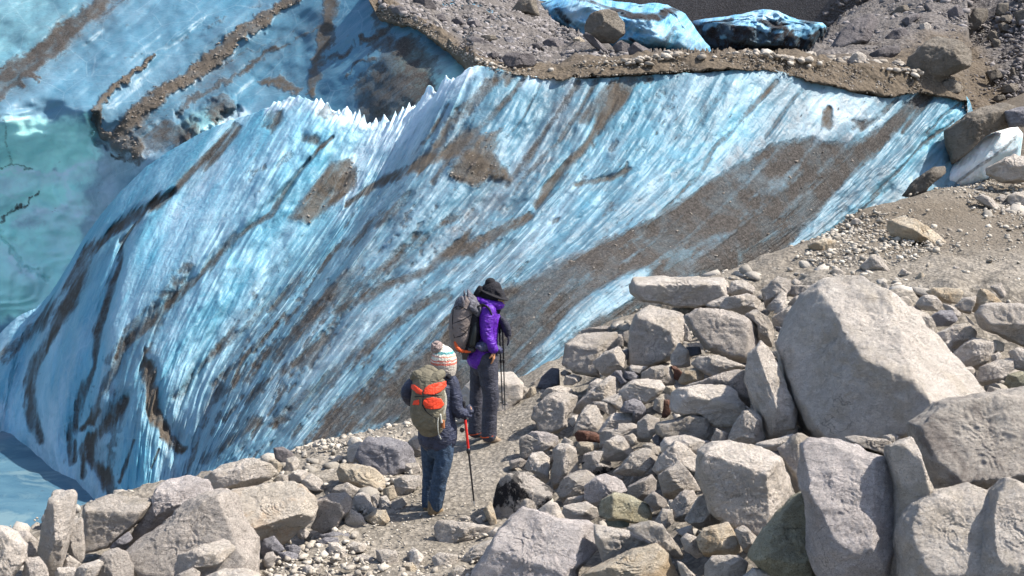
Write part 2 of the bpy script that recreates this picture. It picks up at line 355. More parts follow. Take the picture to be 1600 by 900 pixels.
gctl += [np.array(p) for p in [(-7,15.2,-1.6),(-5,16,-1.7),(-9,13.5,-1.8),(-3.2,17.5,-1.2),(-12,15,-3),(-9,20,-3.2),(-4,21,-2.8),(0,20.5,-1.4),(2,21.5,-1.2),
         (4.3,22.5,-.4),(5.6,24.5,.3),(2,26,-2.5),(-6,28,-3.5),(-14,24,-3.5),(-16,12,-2.2),(7.8,24.5,2.1),(10,26,3.4),(12,22,3.0),(12,14,2.6),(9,10,2.0),(-12,8,-.4),(0,5,-.3),(-6,4,-.4),(7,5,.8),(6,30,.5),(14,32,4),(0,34,-3)]]
gctl = np.array(gctl)
g_raw = tps_fit(gctl[:, :2], gctl[:, 2], 0.02)
def gz(x, y): return g_raw(np.clip(x, -17, 15), np.clip(y, 3, 35))
def hit(u, v):
    """where the ray of a pixel meets the ground"""
    D = np.arange(6, 34, 0.04); p = at(u, v, D); below = p[:, 2] < gz(p[:, 0], p[:, 1])
    k = np.argmax(below) if below.any() else len(D) - 1
    return p[k], D[k]
def axis(lo, hi, step, ext):
    a = list(np.arange(lo, hi + 1e-6, step)); s = step; 
    x = hi
    while x < ext[1]: s *= 1.35; x += s; a.append(x)
    s = step; x = lo
    while x > ext[0]: s *= 1.35; x -= s; a.insert(0, x)
    return np.array(a)
xs = axis(-7.5, 9.5, 0.05, (-400, 400)); ys = axis(7.5, 25, 0.05, (-200, 600))
X, Y = np.meshgrid(xs, ys)
Zg = gz(X, Y)
pathpts = [(-0.9, 12.0), (-0.75, 12.9), (-0.2, 14.4), (0.2, 15.6), (0.6, 17.2), (1.3, 18.6)]
def path_mask(x, y):
    m = np.zeros_like(x)
    for a, b in zip(pathpts[:-1], pathpts[1:]):
        d, _ = seg_dist(x, y, a, b); m = np.maximum(m, 1 - sstep(0.25, 0.75, d))
    return m
pm = path_mask(X, Y)
smooth_r = sstep(17.0, 19.0, Y + 0 * X) * sstep(3.2, 4.5, X)          # the packed mound on the right
rough = (1 - pm * 0.85) * (1 - 0.55 * smooth_r)
Pn = np.stack([X, Y], -1)
Zg = Zg + rough * (0.10 * fbm(Pn * 1.3, 4, 3) + 0.05 * fbm(Pn * 5, 3, 9)) + 0.012 * fbm(Pn * 14, 3, 21)
gmat = soil_mat("gravel_ground", (0.24, 0.215, 0.18), (0.32, 0.29, 0.25), (0.11, 0.10, 0.085), attr="soil", attrcol=(0.15, 0.127, 0.10))
gu, gv = proj(np.stack([X, Y, Zg], -1).reshape(-1, 3)); vis = (Y > 7).reshape(-1)
pitm = unite(poly(gu, gv, [(880,560),(960,500),(1000,470),(1200,450),(1250,440),(1300,470),(1420,480),(1640,480),(1640,1000),(760,1000),(830,850),(800,760),(850,680)], 1, 26), poly(gu, gv, [(-100,1000),(-100,860),(150,800),(300,755),(480,760),(520,820),(420,880),(380,1000)], .8, 22)) * vis
def pit_off(u_, v_):
    return 0.24 * unite(poly(u_, v_, [(880,560),(960,500),(1000,470),(1200,450),(1250,440),(1300,470),(1420,480),(1640,480),(1640,1000),(760,1000),(830,850),(800,760),(850,680)], 1, 26), poly(u_, v_, [(-100,1000),(-100,860),(150,800),(300,755),(480,760),(520,820),(420,880),(380,1000)], .8, 22)) + 0.30 * poly(u_, v_, [(1440,455),(1640,450),(1640,680),(1560,640),(1500,600)], 1, 18)
Zg = Zg - 0.24 * pitm.reshape(X.shape) - 0.30 * (poly(gu, gv, [(1440,455),(1640,450),(1640,680),(1560,640),(1500,600)], 1, 18) * vis).reshape(X.shape)
g = mesh_obj("ground", np.stack([X, Y, Zg], -1).reshape(-1, 3), grid_faces(*X.shape)[:, ::-1].copy(), gmat)
soil = np.clip(smooth_r * 0.75 * (0.6 + 0.6 * fbm(Pn * 0.6, 3, 5)) + 0.25 * sstep(16, 18, Y), 0, 1)
col_attr(g.data, "soil", np.repeat(soil.reshape(-1, 1), 3, 1))
tag(g, "pale gravel and sand ground with a trodden path", kind="structure")

# ---- pond: milky frozen melt water
pm_, nt, b = newmat("pond_ice"); t = NT(nt); geo = t.n("ShaderNodeNewGeometry"); P = geo.outputs["Position"]
c = t.mix(t.ramp(t.noise(t.mapping(P, (0.6, 1.4, 1)), 1.1, 6, 0.6, 0.5), (0.38, 0.0), (0.64, 1.0)), (0.04, 0.10, 0.155), (0.075, 0.155, 0.21))
c = t.mix(t.math('MULTIPLY', t.ramp(t.noise(P, 0.8, 6, 0.7, 1.2), (0.52, 0.0), (0.62, 1.0)), 0.55), c, (0.17, 0.25, 0.27))
c = t.mix(t.math('MULTIPLY', t.ramp(t.noise(P, 0.55, 5, 0.6), (0.52, 0.0), (0.66, 1.0)), 0.5), c, (0.17, 0.16, 0.19))
c = t.mix(t.ramp(t.noise(t.mapping(P, (1, 1, 1), loc=(4, 4, 0)), 9, 3, 0.6), (0.69, 0.0), (0.73, 1.0)), c, (0.04, 0.035, 0.04))
t.l(c, b.inputs["Base Color"]); b.inputs["Roughness"].default_value = 0.4; b.inputs["Specular IOR Level"].default_value = 0.3
t.l(t.bump(t.noise(P, 6, 6, 0.6), 0.25, 0.03), b.inputs["Normal"])
px = np.linspace(-60, 3, 64); py = np.linspace(13, 75, 63); PX, PY = np.meshgrid(px, py)
pond = mesh_obj("water", np.stack([PX, PY, PX * 0 - 2.5], -1).reshape(-1, 3), grid_faces(*PX.shape)[:, ::-1].copy(), pm_)
tag(pond, "shaded blue frozen meltwater pond at the foot of the ice", kind="structure")

# ================================================================ ICE SLAB (front face)
# streamlines of the banded ice, crest to foot, 5 points each; crest and foot distances
SL = [
 ([(-230,780),(-232,800),(-235,820),(-238,840),(-240,860)],28,26),
 ([(0,520),(-8,555),(-15,590),(-22,635),(-30,680)],26.5,24.5),
 ([(70,468),(48,520),(30,575),(15,630),(5,690)],26.3,24.2),
 ([(150,345),(105,430),(70,520),(52,605),(45,690)],26,23.5),
 ([(228,262),(170,365),(122,480),(92,590),(85,712)],25.5,22.5),
 ([(320,205),(235,325),(175,455),(138,590),(125,750)],25,21.3),
 ([(395,176),(300,315),(225,455),(178,610),(160,780)],24.7,20.4),
 ([(465,150),(372,300),(290,450),(225,610),(200,800)],24.3,19.8),
 ([(530,168),(450,300),(360,450),(280,605),(240,795)],24,19.6),
 ([(600,186),(530,310),(435,450),(340,595),(280,785)],23.8,19.3),
 ([(660,150),(590,290),(495,430),(395,575),(310,745)],23.4,18.8),
 ([(738,104),(668,245),(568,390),(455,540),(350,712)],22.6,18.2),
 ([(830,119),(762,240),(655,380),(530,520),(400,700)],22.3,17.8),
 ([(920,122),(850,255),(742,385),(615,510),(460,692)],22.2,17.3),
 ([(1000,118),(925,255),(825,370),(705,490),(530,682)],22.2,16.9),
 ([(1100,113),(1012,250),(908,365),(788,475),(610,670)],22.3,16.6),
 ([(1200,108),(1110,245),(1003,358),(880,462),(700,650)],22.5,16.5),
 ([(1290,132),(1195,255),(1085,365),(965,455),(800,600)],22.8,16.8),
 ([(1380,152),(1285,265),(1175,370),(1055,455),(890,560)],23.2,17.5),
 ([(1450,142),(1355,255),(1248,360),(1135,445),(980,522)],23.6,18.3),
 ([(1512,152),(1422,260),(1312,365),(1205,450),(1070,530)],23.9,18.9),
 ([(1528,248),(1480,325),(1390,410),(1280,485),(1160,560)],23.6,19.2),
]
cu = np.array([[p for p in s[0]] for s in SL], float)            # col, row, 2
cD = np.array([[s[1] + (s[2] - s[1]) * (k / 4) ** 1.05 for k in range(5)] for s in SL])
ctl = np.concatenate([cu, cD[..., None]], -1)                    # col, row, 3
# one more row below the foot, hidden behind the rocks
ctl = np.concatenate([ctl, (ctl[:, -1:] + (ctl[:, -1:] - ctl[:, -2:-1]) * np.array([0.35, 0.35, 0.4]))], 1)
def cr(C, t):
    """Catmull-Rom along axis 0 of C at parameters t"""
    n = len(C); i = np.clip(np.floor(t).astype(int), 0, n - 2); f = (t - i)
    f = f.reshape((-1,) + (1,) * (C.ndim - 1))
    p0 = C[np.clip(i - 1, 0, n - 1)]; p1 = C[i]; p2 = C[i + 1]; p3 = C[np.clip(i + 2, 0, n - 1)]
    return 0.5 * ((2 * p1) + (-p0 + p2) * f + (2 * p0 - 5 * p1 + 4 * p2 - p3) * f ** 2 + (-p0 + 3 * p1 - 3 * p2 + p3) * f ** 3)
NC, NR = 1150, 330
tc_ = np.linspace(0.6, 20.9, NC); tr_ = np.linspace(0, 5, NR) 
G = cr(ctl, tc_); G = np.swapaxes(cr(np.swapaxes(G, 0, 1), tr_), 0, 1)   # NC, NR, 3
U, V, D = G[..., 0].copy(), G[..., 1].copy(), G[..., 2].copy()
S = np.repeat(tc_[:, None], NR, 1) * 75.0; T = np.repeat(tr_[None], NC, 0) * 150.0      # about one photo pixel per unit
# warp for ragged painting
wu = U + 7 * fbm(np.stack([S / 22, T / 90], -1), 3, 41); wv_ = V + 7 * fbm(np.stack([S / 22, T / 90], -1), 3, 47)
k = lambda pts, w, s=1.0, soft=0.85: stroke(wu, wv_, pts, w, s, soft)
dirt = unite(
 k([(372,196),(335,240),(270,300),(203,342),(135,395),(125,435),(111,475),(84,520),(61,563),(47,597),(50,650),(60,690)], (6,9), .95),
 k([(130,400),(95,455),(60,500),(25,545)], 6, .65), k([(110,470),(70,500),(35,530),(5,560)], 9, .6),
 k([(236,322),(189,378),(186,418),(169,469),(152,516),(148,570),(128,610),(112,680),(112,720)], (4,6), .85),
 k([(520,215),(495,235),(442,300),(422,334),(365,371),(338,401),(314,428),(236,503),(189,550),(165,600),(142,660)], (3,6), .8),
 k([(300,415),(250,475),(200,520),(170,560)], 8, .4),
 k([(232,575),(238,605),(240,640),(251,657),(268,683),(289,702)], (9,5), 1.1),
 k([(225,545),(232,580)], 4, .8),
 k([(192,625),(162,669),(141,692),(139,715),(162,741),(173,775)], 8, .95), k([(156,640),(127,672)], 4, .8), k([(139,683),(127,703),(131,745)], 5, .8),
 k([(52,640),(61,682)], 4, .9), k([(400,657),(360,690),(318,722)], 7, .6), k([(210,690),(196,720),(184,750)], 3, .7), k([(250,700),(235,730)],2,.6),
 k([(432,182),(420,198)], 10, .9), k([(505,178),(516,172)], 8, .8), k([(480,218),(490,222)], 9, .75), k([(455,240),(430,262),(400,270)], 5, .45),
 k([(739,214),(700,240),(665,252),(620,275),(580,296),(545,318)], (9,5), .9),
 k([(795,118),(770,130),(720,180),(690,220),(655,260)], (12,7), .6), k([(820,124),(785,160),(745,205),(700,250),(672,285)], 5, .6),
 k([(700,160),(665,215),(640,250)], 3, .5), k([(850,128),(820,180),(790,215)], 3, .5),
 k([(905,130),(880,170),(840,225),(812,262),(790,290)], 5, .7), k([(930,128),(905,175),(870,225),(820,270),(800,300)], 4, .6),
 k([(985,122),(962,155),(940,185),(925,215),(905,240),(880,268),(852,305),(835,325)], (14,4), .95), k([(960,130),(940,150),(912,185)], 7, .7),
 k([(1012,120),(985,135),(960,160)], 8, .6),
 k([(827,340),(787,361),(739,378),(699,401),(665,428),(597,445),(530,484)], (7,8), .7), k([(760,372),(720,392),(690,400)], 12, .5),
 k([(658,367),(614,405),(564,442),(520,470),(470,520),(430,560)], 9, .55), k([(740,330),(700,345),(660,372)], 6, .35),
 k([(560,420),(510,465),(455,520),(400,570),(340,620)], 8, .5), k([(520,520),(470,560),(410,600),(350,655)], 5, .5),
 k([(330,600),(370,570),(420,520),(470,480)], 5, .45), k([(700,460),(650,480),(600,520),(540,570),(480,620),(430,660)], 9, .55),
 k([(600,330),(560,365),(500,410),(440,465),(370,520),(300,585),(270,620)], 6, .45),
 k([(640,300),(600,345),(545,385)], 5, .45),
 k([(1215,128),(1190,155),(1150,200),(1118,232),(1095,270),(1060,305),(1035,330)], 4, .65), k([(1252,138),(1225,175),(1195,212)], 2.5, .55),
 k([(1130,150),(1100,175),(1095,200)], 7, .4), k([(985,262),(960,275),(930,285),(905,290)], 4, .75), k([(980,255),(975,275)], 3.5, .7),
 k([(1180,170),(1140,200),(1100,235)], 4, .35), k([(870,345),(860,350)], 4, .6), k([(960,320),(952,330)], 10, .4),
 k([(1450,148),(1420,170),(1380,208),(1335,255),(1290,295),(1250,340),(1210,385),(1165,440)], (9,12), .95),
 k([(1400,152),(1370,185),(1330,200)], 5, .5), k([(1490,190),(1440,225),(1400,275),(1340,330),(1270,390),(1210,450)], 2.5, .65),
 k([(1500,160),(1470,185),(1445,215)], 2, .5), k([(1295,170),(1290,190)], (4,9), .8), k([(1330,190),(1345,195)], 4, .6),
 k([(1460,145),(1430,180),(1412,205)], 5, .7))
# debris cones lying on the face
debris = unite(poly(wu, wv_, [(518,258),(556,248),(558,290),(532,312),(482,347),(450,344),(478,306)], 1.0, 7),
               poly(wu, wv_, [(788,194),(772,238),(792,262),(797,282),(765,278),(742,292),(696,270),(722,238),(748,212)], 1.0, 7),
               poly(wu, wv_, [(225,572),(245,572),(248,640),(258,668),(292,700),(280,706),(240,668),(228,620)], 0.9, 6))
dark = poly(wu, wv_, [(1440,148),(1405,178),(1330,228),(1268,218),(1190,232),(1105,288),(1062,318),(1000,350),(900,402),(820,440),(770,470),(700,500),(700,650),(780,620),(830,572),(870,545),(960,505),(1060,470),(1130,445),(1180,425),(1250,350),(1310,285),(1400,190)], 1.25, 14)
lens = unite(poly(wu, wv_, [(1030,412),(985,422),(930,450),(885,480),(860,520),(822,545),(800,580),(835,560),(880,535),(940,495),(985,470)], .95, 12),
             poly(wu, wv_, [(1150,358),(1120,362),(1080,385),(1040,402),(1070,400),(1130,378)], .65, 12), poly(wu, wv_, [(1255,250),(1215,290),(1190,330),(1225,300)], .5, 12), poly(wu, wv_, [(1330,225),(1290,240),(1240,300),(1290,270)], .4, 12))
dark2 = poly(wu, wv_, [(480,695),(520,640),(590,600),(640,560),(700,500),(745,470),(800,480),(820,560),(760,620),(690,660),(600,700)], .95, 26)
lens2 = unite(poly(wu, wv_, [(620,655),(600,665),(575,680),(530,690),(560,670)], .8, 9), k([(600,560),(560,590),(520,600),(470,640)], 14, .5), k([(720,520),(690,535),(660,540)], 16, .3))
dirt = np.clip(unite(dirt, debris, dark * (1 - lens) * .98, dark2 * (1 - lens2)), 0, 1.1)
# fine dirty laminae everywhere, in streak space
lam = 0.75 * fbm(np.stack([S / 15, T / 95], -1), 3, 77) + 0.45 * fbm(np.stack([U / 9, V / 9], -1), 3, 78)
band = sstep(-0.2, 0.5, fbm(np.stack([S / 130, T / 500], -1), 3, 81))
brk = fbm(np.stack([S / 14, T / 60], -1), 4, 91)
dirt = np.clip(dirt * (0.92 + 0.6 * brk) + sstep(0.18, 0.5, lam) * 0.34 * band, 0, 1)
veil = unite(k([(840,300),(740,345),(640,400),(560,470),(470,560),(390,650)], 55, .75, .9), k([(690,200),(640,280),(560,370),(480,450),(380,540),(300,640)], 26, .7, .9),
             k([(760,130),(700,220),(640,290)], 36, .55, .9), k([(900,140),(830,240),(770,300)], 28, .55, .9), k([(420,470),(340,540),(280,620),(250,680)], 26, .75, .9),
             k([(330,260),(230,330),(130,430),(60,520),(50,600)], 17, .8, .9), k([(420,300),(360,360)], 18, .4, .9), k([(500,250),(440,310)], 25, .35, .9),
             k([(200,540),(160,620),(140,700)], 16, .7, .9), k([(700,480),(620,540),(520,620),(440,690)], 50, .8, .9), k([(1300,215),(1230,240),(1130,300),(1000,370),(860,440)], 50, .75, .9),
             k([(1400,180),(1280,300),(1180,400)], 34, .7, .9), k([(1200,140),(1120,210)], 22, .3, .9), k([(1110,190),(1060,280),(960,330)], 34, .25, .9), k([(240,730),(270,690)], 16, .4, .9))
teal = unite(k([(1510,150),(1480,190),(1450,225)], 16, .75), k([(480,215),(470,245)], 34, .55), k([(1440,235),(1370,300),(1260,400),(1200,440)], 9, .6), k([(250,330),(245,350)], 18, .3), k([(1000,150),(960,200),(900,280)], 40, .35, .9),
             k([(420,200),(330,300),(250,400)], 30, .35, .9), k([(60,560),(30,660)], 26, .5), k([(150,560),(110,690)], 26, .35), k([(270,300),(300,330)], 18, .3), k([(1050,250),(1150,170)], 50, .4, .9), k([(210,700),(190,770)], 30, .3, .9))
crust = unite(k([(520,170),(600,190),(660,165),(735,115)], 24, 1.0, .8), k([(640,200),(590,260),(540,320)], 24, .7, .9), k([(900,130),(860,200),(800,280),(700,380),(600,480),(520,560)], (10,14), .8, .9), k([(960,220),(900,290),(860,350),(800,400),(740,450)], 12, .6, .9),
              k([(430,165),(470,152)], 16, .7, .8), k([(700,280),(640,330),(560,420)], 16, .6, .9), k([(380,400),(300,470),(240,560)], 16, .5, .9), k([(360,240),(250,350)], 12, .5, .9),
              k([(1340,170),(1270,200)], 26, .55, .9), k([(1400,165),(1360,200)], 10, .6, .9), k([(1100,115),(1050,180)], 26, .35, .9), k([(1220,120),(1180,170)], 20, .4, .9), k([(130,520),(100,620),(80,690)], 12, .45, .9), k([(170,660),(160,760)], 10, .35, .9))
brown = np.clip(unite(k([(232,575),(251,657),(289,702)], 20, 1), debris, k([(980,120),(925,200),(850,300)], 22, .8), k([(740,214),(580,296)], 22, .9), k([(780,120),(650,260)], 24, .6), k([(1218,125),(1060,300)], 12, .8), k([(985,255),(905,290)], 12, .9), k([(1300,170),(1290,195)], 14, .9),
                k([(300,260),(203,342),(130,400),(84,520),(50,640)], 16, .6), k([(160,640),(140,700),(165,750)], 20, .7), k([(830,340),(680,400)], 16, .5)), 0, 1)
def blur(A, r, ax):
    c = np.cumsum(np.concatenate([np.repeat(A.take([0], ax), r + 1, ax), A, np.repeat(A.take([-1], ax), r, ax)], ax), ax)
    n_ = A.shape[ax]; return (c.take(range(2 * r + 1, 2 * r + 1 + n_), ax) - c.take(range(0, n_), ax)) / (2 * r + 1)
soft_d = blur(blur(np.clip(dirt, 0, 1), 9, 0), 14, 1)
veil = np.clip((veil * 0.85 + soft_d * 0.95) * (0.62 + 0.38 * sstep(450, 700, S)), 0, 1)
crestw = unite(k([(500,162),(530,172),(570,182),(600,186),(635,165),(662,150),(690,125),(735,106)], (13,16), 1, .8), k([(600,195),(575,240),(540,300)], 14, .55, .9), k([(640,175),(610,225)], 12, .5, .9), k([(420,168),(465,152)], 7, .8, .8), k([(820,130),(850,122),(900,130)], 9, .5, .9), k([(1340,180),(1280,165)], 16, .45, .9), k([(700,120),(650,190),(600,260)], 12, .45, .9), (1 - sstep(560, 820, S)) * (0.04 + 0.36 * sstep(-.1, .5, fbm(np.stack([S / 60, T / 200], -1), 4, 551))) * .8, 0.16 * (1 - .5 * sstep(880, 990, S)) * sstep(0, .6, fbm(np.stack([S / 70, T / 260], -1), 4, 552)))
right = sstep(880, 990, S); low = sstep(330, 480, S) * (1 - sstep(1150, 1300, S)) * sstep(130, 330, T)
low = low * (0.5 + 0.9 * sstep(-.3, .4, fbm(np.stack([S / 50, T / 300], -1), 4, 553)))
dirt = np.clip(dirt + 0.22 * low * sstep(-.15, .35, lam), 0, 1.1)
veil = np.clip(veil + right * 0.80 + low * 0.42, 0, 1); teal = np.clip(teal + (1 - sstep(600, 900, S)) * 0.45, 0, 1)  # grey at right is painted shade; left tint also lifts brightness under grazing sun
# relief: long folds, ribs that end as teeth at the crest, and dirt lying in grooves
fold = fbm(np.stack([S / 95, T / 700], -1), 3, 101)
rib = 1 - np.abs(fbm(np.stack([S / 17, T / 110], -1), 4, 111)) * 2
rib2 = fbm(np.stack([S / 7, T / 34], -1), 3, 121)
scal = fbm(np.stack([S / 26, T / 40], -1), 3, 131)
calm = 1 - 0.65 * sstep(15, 16.5, S / 75) * (1 - sstep(18.6, 19.4, S / 75))
amp = 0.55 + 0.45 * (1 - sstep(11, 14, S / 75))
calm = calm * (0.35 + 0.65 * sstep(6.0, 7.5, S / 75))
edgef = 1 - 0.8 * np.exp(-T / 40) * sstep(10.6, 11.4, S / 75)
rel = (0.26 * fold * amp + calm * (0.05 * rib + 0.004 * rib2 + 0.08 * scal)) * edgef
groove = unite(k([(270,300),(203,342),(135,395),(111,475),(84,520),(61,563),(47,597),(50,650)], (5,24), 1, .9), k([(236,322),(189,378),(186,418),(169,469),(152,516),(145,570),(110,690)], (3,18), 1, .9), k([(192,625),(141,692),(162,741)], 14, 1, .9), k([(232,575),(251,657),(289,702)], 14, .7, .9),
               k([(480,250),(442,300),(338,401),(236,503),(170,600)], (2,14), .7, .9))
rel = rel - 0.17 * groove + 0.08 * debris - 0.04 * np.clip(dirt, 0, 1)
D2 = D - rel * 1.15
crest = np.exp(-T / 26)
# smoother crest line then saw teeth
c_ = tc_[:, None]
teeth_w = sstep(7.2, 8.4, c_) * (1 - sstep(10.6, 11.0, c_)) + 0.35 * sstep(5.6, 6.6, c_) * (1 - sstep(7.2, 8.4, c_)) + 0.12
saw = np.abs(((c_ * 3.2 + 1.7 * vnoise(np.stack([c_ * 2.2, c_ * 0], -1), 5)) % 1.0) - 0.35)
tooth = (0.65 - saw) * (0.45 + 0.75 * vnoise(np.stack([c_ * 6, c_ * 0 + 3], -1), 6)) * 21 + 4 * vnoise(np.stack([c_ * 22, c_ * 0 + 9], -1), 8)
V2 = V - crest * (tooth - 6) * teeth_w
W = at(U, V2, D2)
# back of the crest
bk = []
for dy, dz, j in ((2.2, -1.6, 1), (0.9, -0.55, 2), (0.25, -0.18, 3)):
    p = W[:, 0].copy(); p[:, 1] += dy; p[:, 2] += dz; bk.append(p[:, None])
Wf = np.concatenate(bk + [W], 1)
ext = lambda A: np.concatenate([A[:, :1]] * 3 + [A], 1).reshape(-1)
ice_front = ice_mat("banded_ice", (0.12, 0.25, 0.325), (0.08, 0.21, 0.30), (0.06, 0.17, 0.25), (0.07, 0.35, 0.50))
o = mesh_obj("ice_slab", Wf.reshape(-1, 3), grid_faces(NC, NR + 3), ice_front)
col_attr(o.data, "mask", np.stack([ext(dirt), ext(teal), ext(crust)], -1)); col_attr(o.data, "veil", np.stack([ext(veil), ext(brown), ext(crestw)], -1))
set_uv(o.data, np.stack([ext(S) / 100, ext(T) / 100], -1))
tag(o, "long slanting slab of blue glacier ice streaked with grey dirt, directly behind the two hikers, with a jagged crest", "ice wall")
W_slab = W[30:].reshape(-1, 3); deb_w = debris[30:]; dark_w = np.clip(dark * (1 - lens) + dark2 * .6, 0, 1)[30:]
print("slab", len(o.data.vertices))

rb = np.array([(380,-150),(500,-60),(575,-2),(591,27),(655,46),(685,66),(722,92),(738,106),(780,112),(830,121),(870,127),(900,122),(960,118),(1060,113),(1130,109),(1200,107),(1260,124),(1330,142),(1400,152),(1440,145),(1470,150),(1490,157),(1511,158),(1515,300),(1560,330),(1800,360)], float)
rt = np.array([(380,-170),(500,-80),(575,-16),(591,2),(655,28),(690,52),(730,84),(780,100),(830,106),(870,112),(900,98),(960,93),(1060,86),(1130,82),(1200,82),(1260,92),(1330,100),(1400,108),(1440,110),(1470,118),(1490,126),(1511,132),(1515,285),(1560,318),(1800,340)], float)
Dr_ = np.array([(380,32),(560,30.2),(600,29.3),(655,28.1),(700,27.0),(722,25.6),(740,22.8),(760,22.5),(830,22.35),(920,22.25),(1000,22.25),(1100,22.35),(1200,22.55),(1290,22.85),(1380,23.25),(1450,23.6),(1512,23.8),(1600,24.2),(1800,24.5)])
Dt_ = np.array([(380,44),(560,42),(700,52),(800,66),(860,75),(1000,75),(1250,75),(1330,60),(1450,44),(1600,37),(1800,34)])
qe_ = np.array([(380,1.),(560,1.),(800,.95),(880,.8),(1000,.7),(1200,.7),(1300,.8),(1400,1.),(1800,1.0)])
I1 = lambda A, u: np.interp(u, A[:, 0], A[:, 1])
VT = -70.0
def morD(u, v):
    b_, t_ = I1(rb, u), I1(rt, u); d0 = I1(Dr_, u); d1 = I1(Dt_, u); q = I1(qe_, u)
    w = np.clip((t_ - v) / (t_ - VT), 0, 1.4)
    s = np.clip((b_ - v) / (b_ - t_), 0, 1)
    D_ = (d0 - 0.12 + 0.40 * s) * (d1 / d0) ** (w ** q)
    vb = np.interp(u, [820, 845, 870, 960, 1060, 1262, 1285, 1320, 1390, 1450], [-80, 10, 40, 80, 83, 84, 62, 25, -5, -80])
    return D_ + sstep(0, 7, vb - v) * np.maximum(84 - D_, 0)
# ================================================================ ICE CLIFF (upper left, behind the crest)
dctl = [(-300,-120,37),(0,-120,37),(300,-120,37),(560,-120,35),(760,-120,34),(-300,100,32),(0,0,33.4),(0,140,30.6),(140,148,30.3),(150,0,33.2),(300,0,32.8),(250,110,30.9),
        (0,168,29.6),(0,258,30.6),(60,262,30.4),(142,170,29.5),(152,250,30.2),(0,275,30.4),(0,500,30.7),(130,300,30.3),(130,400,30.4),(60,480,30.6),(-300,200,31),(-300,500,30.9),(-300,610,31.1),(0,610,30.9),(300,610,27.5),(600,610,26),
        (205,240,29.2),(180,200,29.8),(250,190,29.6),(300,240,28.5),(330,150,30.3),(400,100,31),(400,180,29),(450,30,31.8),(520,100,29.6),(560,10,30.6),(560,170,27.6),(620,60,28.8),(620,150,26.8),(700,90,27.1),(700,160,25.4),(760,150,25.0),(640,20,29.3),(760,60,28.4),
        (300,420,27),(500,420,26.5),(700,400,25.5)]
dev = tps_fit([(a / 100, b / 100) for a, b, c in dctl], [c for a, b, c in dctl], 0.02)
nu, nv = 560, 380
uu = np.linspace(-260, 780, nu); vv = np.linspace(-110, 610, nv); U, V = np.meshgrid(uu, vv)
D = dev(U / 100, V / 100)
ca, sa = cos(radians(38)), sin(radians(38))
T = (U * ca - V * sa); S = (U * sa + V * ca)
wu = U + 13 * fbm(np.stack([U / 20, V / 20], -1), 4, 241, .6); wv_ = V + 13 * fbm(np.stack([U / 20, V / 20], -1), 4, 247, .6)
rid = [([(166,148),(157,165),(155,180),(160,203),(170,214),(180,225)], (6,9)), ([(240,92),(212,112),(190,126),(172,140),(162,152)], (3,7)),
       ([(480,-20),(455,2),(430,20),(400,40),(378,52),(350,76),(325,98),(296,122),(262,140),(232,160),(212,178),(200,195),(192,212),(200,232),(212,242)], (9,13))]
ridges = unite(*[k(p, w, 1.0, .45) for p, w in rid])
dirt = unite(ridges, k([(190,-20),(150,20),(110,52),(70,90),(30,128),(0,152),(-40,180)], 5, .85), k([(165,-10),(118,28),(60,75),(25,105),(0,125)], 5, .8), k([(180,-10),(100,55),(40,100),(0,135)], 17, .62, .8),
 k([(0,105),(30,110),(62,122)], 2, .9), k([(512,-5),(516,30),(508,70),(495,105),(482,148)], (8,6), .85), k([(545,70),(510,100),(500,110)], 4, .6), k([(525,10),(515,45)], 9, .5),
 k([(520,30),(470,60),(430,78),(395,100),(350,125),(300,155),(280,175)], (3,5), .65), k([(440,60),(380,85),(330,110)], 3, .4), k([(410,130),(440,128),(458,138)], 7, .8),
 k([(190,90),(250,70),(330,40),(420,0)], 3, .25), k([(310,100),(350,70),(400,35)], 3, .3), k([(560,62),(590,55),(610,40)], 5, .8), k([(590,90),(550,100),(540,120)], 3, .7),
 k([(583,20),(588,50),(580,66)], 9, .5), k([(625,60),(640,100),(675,130),(700,160)], 6, .7),
 k([(335,160),(350,152)], 8, .6), k([(340,178),(352,172)], 12, .9), k([(250,205),(280,215),(300,200)], 12, .75), k([(70,296),(34,320),(0,346)], 2.2, .75), k([(6,180),(11,215),(18,262)], 4, .4), k([(0,262),(50,266)], 1.6, .6), k([(95,300),(80,330)], 1.5, .4), k([(230,170),(190,225),(250,225),(280,205)], 20, .5, .8),
 poly(wu, wv_, [(600,50),(655,60),(690,100),(660,150),(640,190),(560,190),(560,120),(590,90)], .75, 16), k([(175,245),(200,255)], 3, .8), k([(155,250),(150,330)], 3, .3))
veil = unite(k([(180,-10),(100,55),(40,100),(0,140)], 36, .75, .9), k([(330,120),(260,180),(210,235)], 40, .6, .9), k([(500,30),(400,90),(300,160)], 22, .5, .9), poly(wu, wv_, [(590,40),(700,60),(730,110),(660,200),(540,200),(560,80)], .8, 25),
             k([(220,200),(180,260),(150,330)], 24, .55, .9), k([(430,100),(520,60)], 20, .35, .9), k([(250,80),(180,120),(60,200)], 12, .25, .9), k([(60,0),(0,40)], 30, .35, .9), k([(440,130),(500,110)], 30, .3, .9))
teal = unite(poly(wu, wv_, [(-300,190),(0,188),(60,187),(130,190),(147,205),(143,252),(60,262),(-300,258)], .95, 8), poly(wu, wv_, [(-300,255),(150,250),(146,275),(128,300),(138,330),(120,350),(134,385),(60,490),(-300,560)], .92, 10),
             k([(0,368),(20,390),(42,418),(68,430)], 5, 1.0), k([(60,332),(130,332),(120,318)], 4, .9), k([(0,480),(30,500)], 6, .7), k([(60,0),(0,60)], 60, .12, .9), k([(140,180),(150,250)], 5, 1.0), k([(640,90),(690,120)], 22, .4), k([(700,130),(640,200)], 30, .5), k([(330,190),(300,200)], 16, .35))
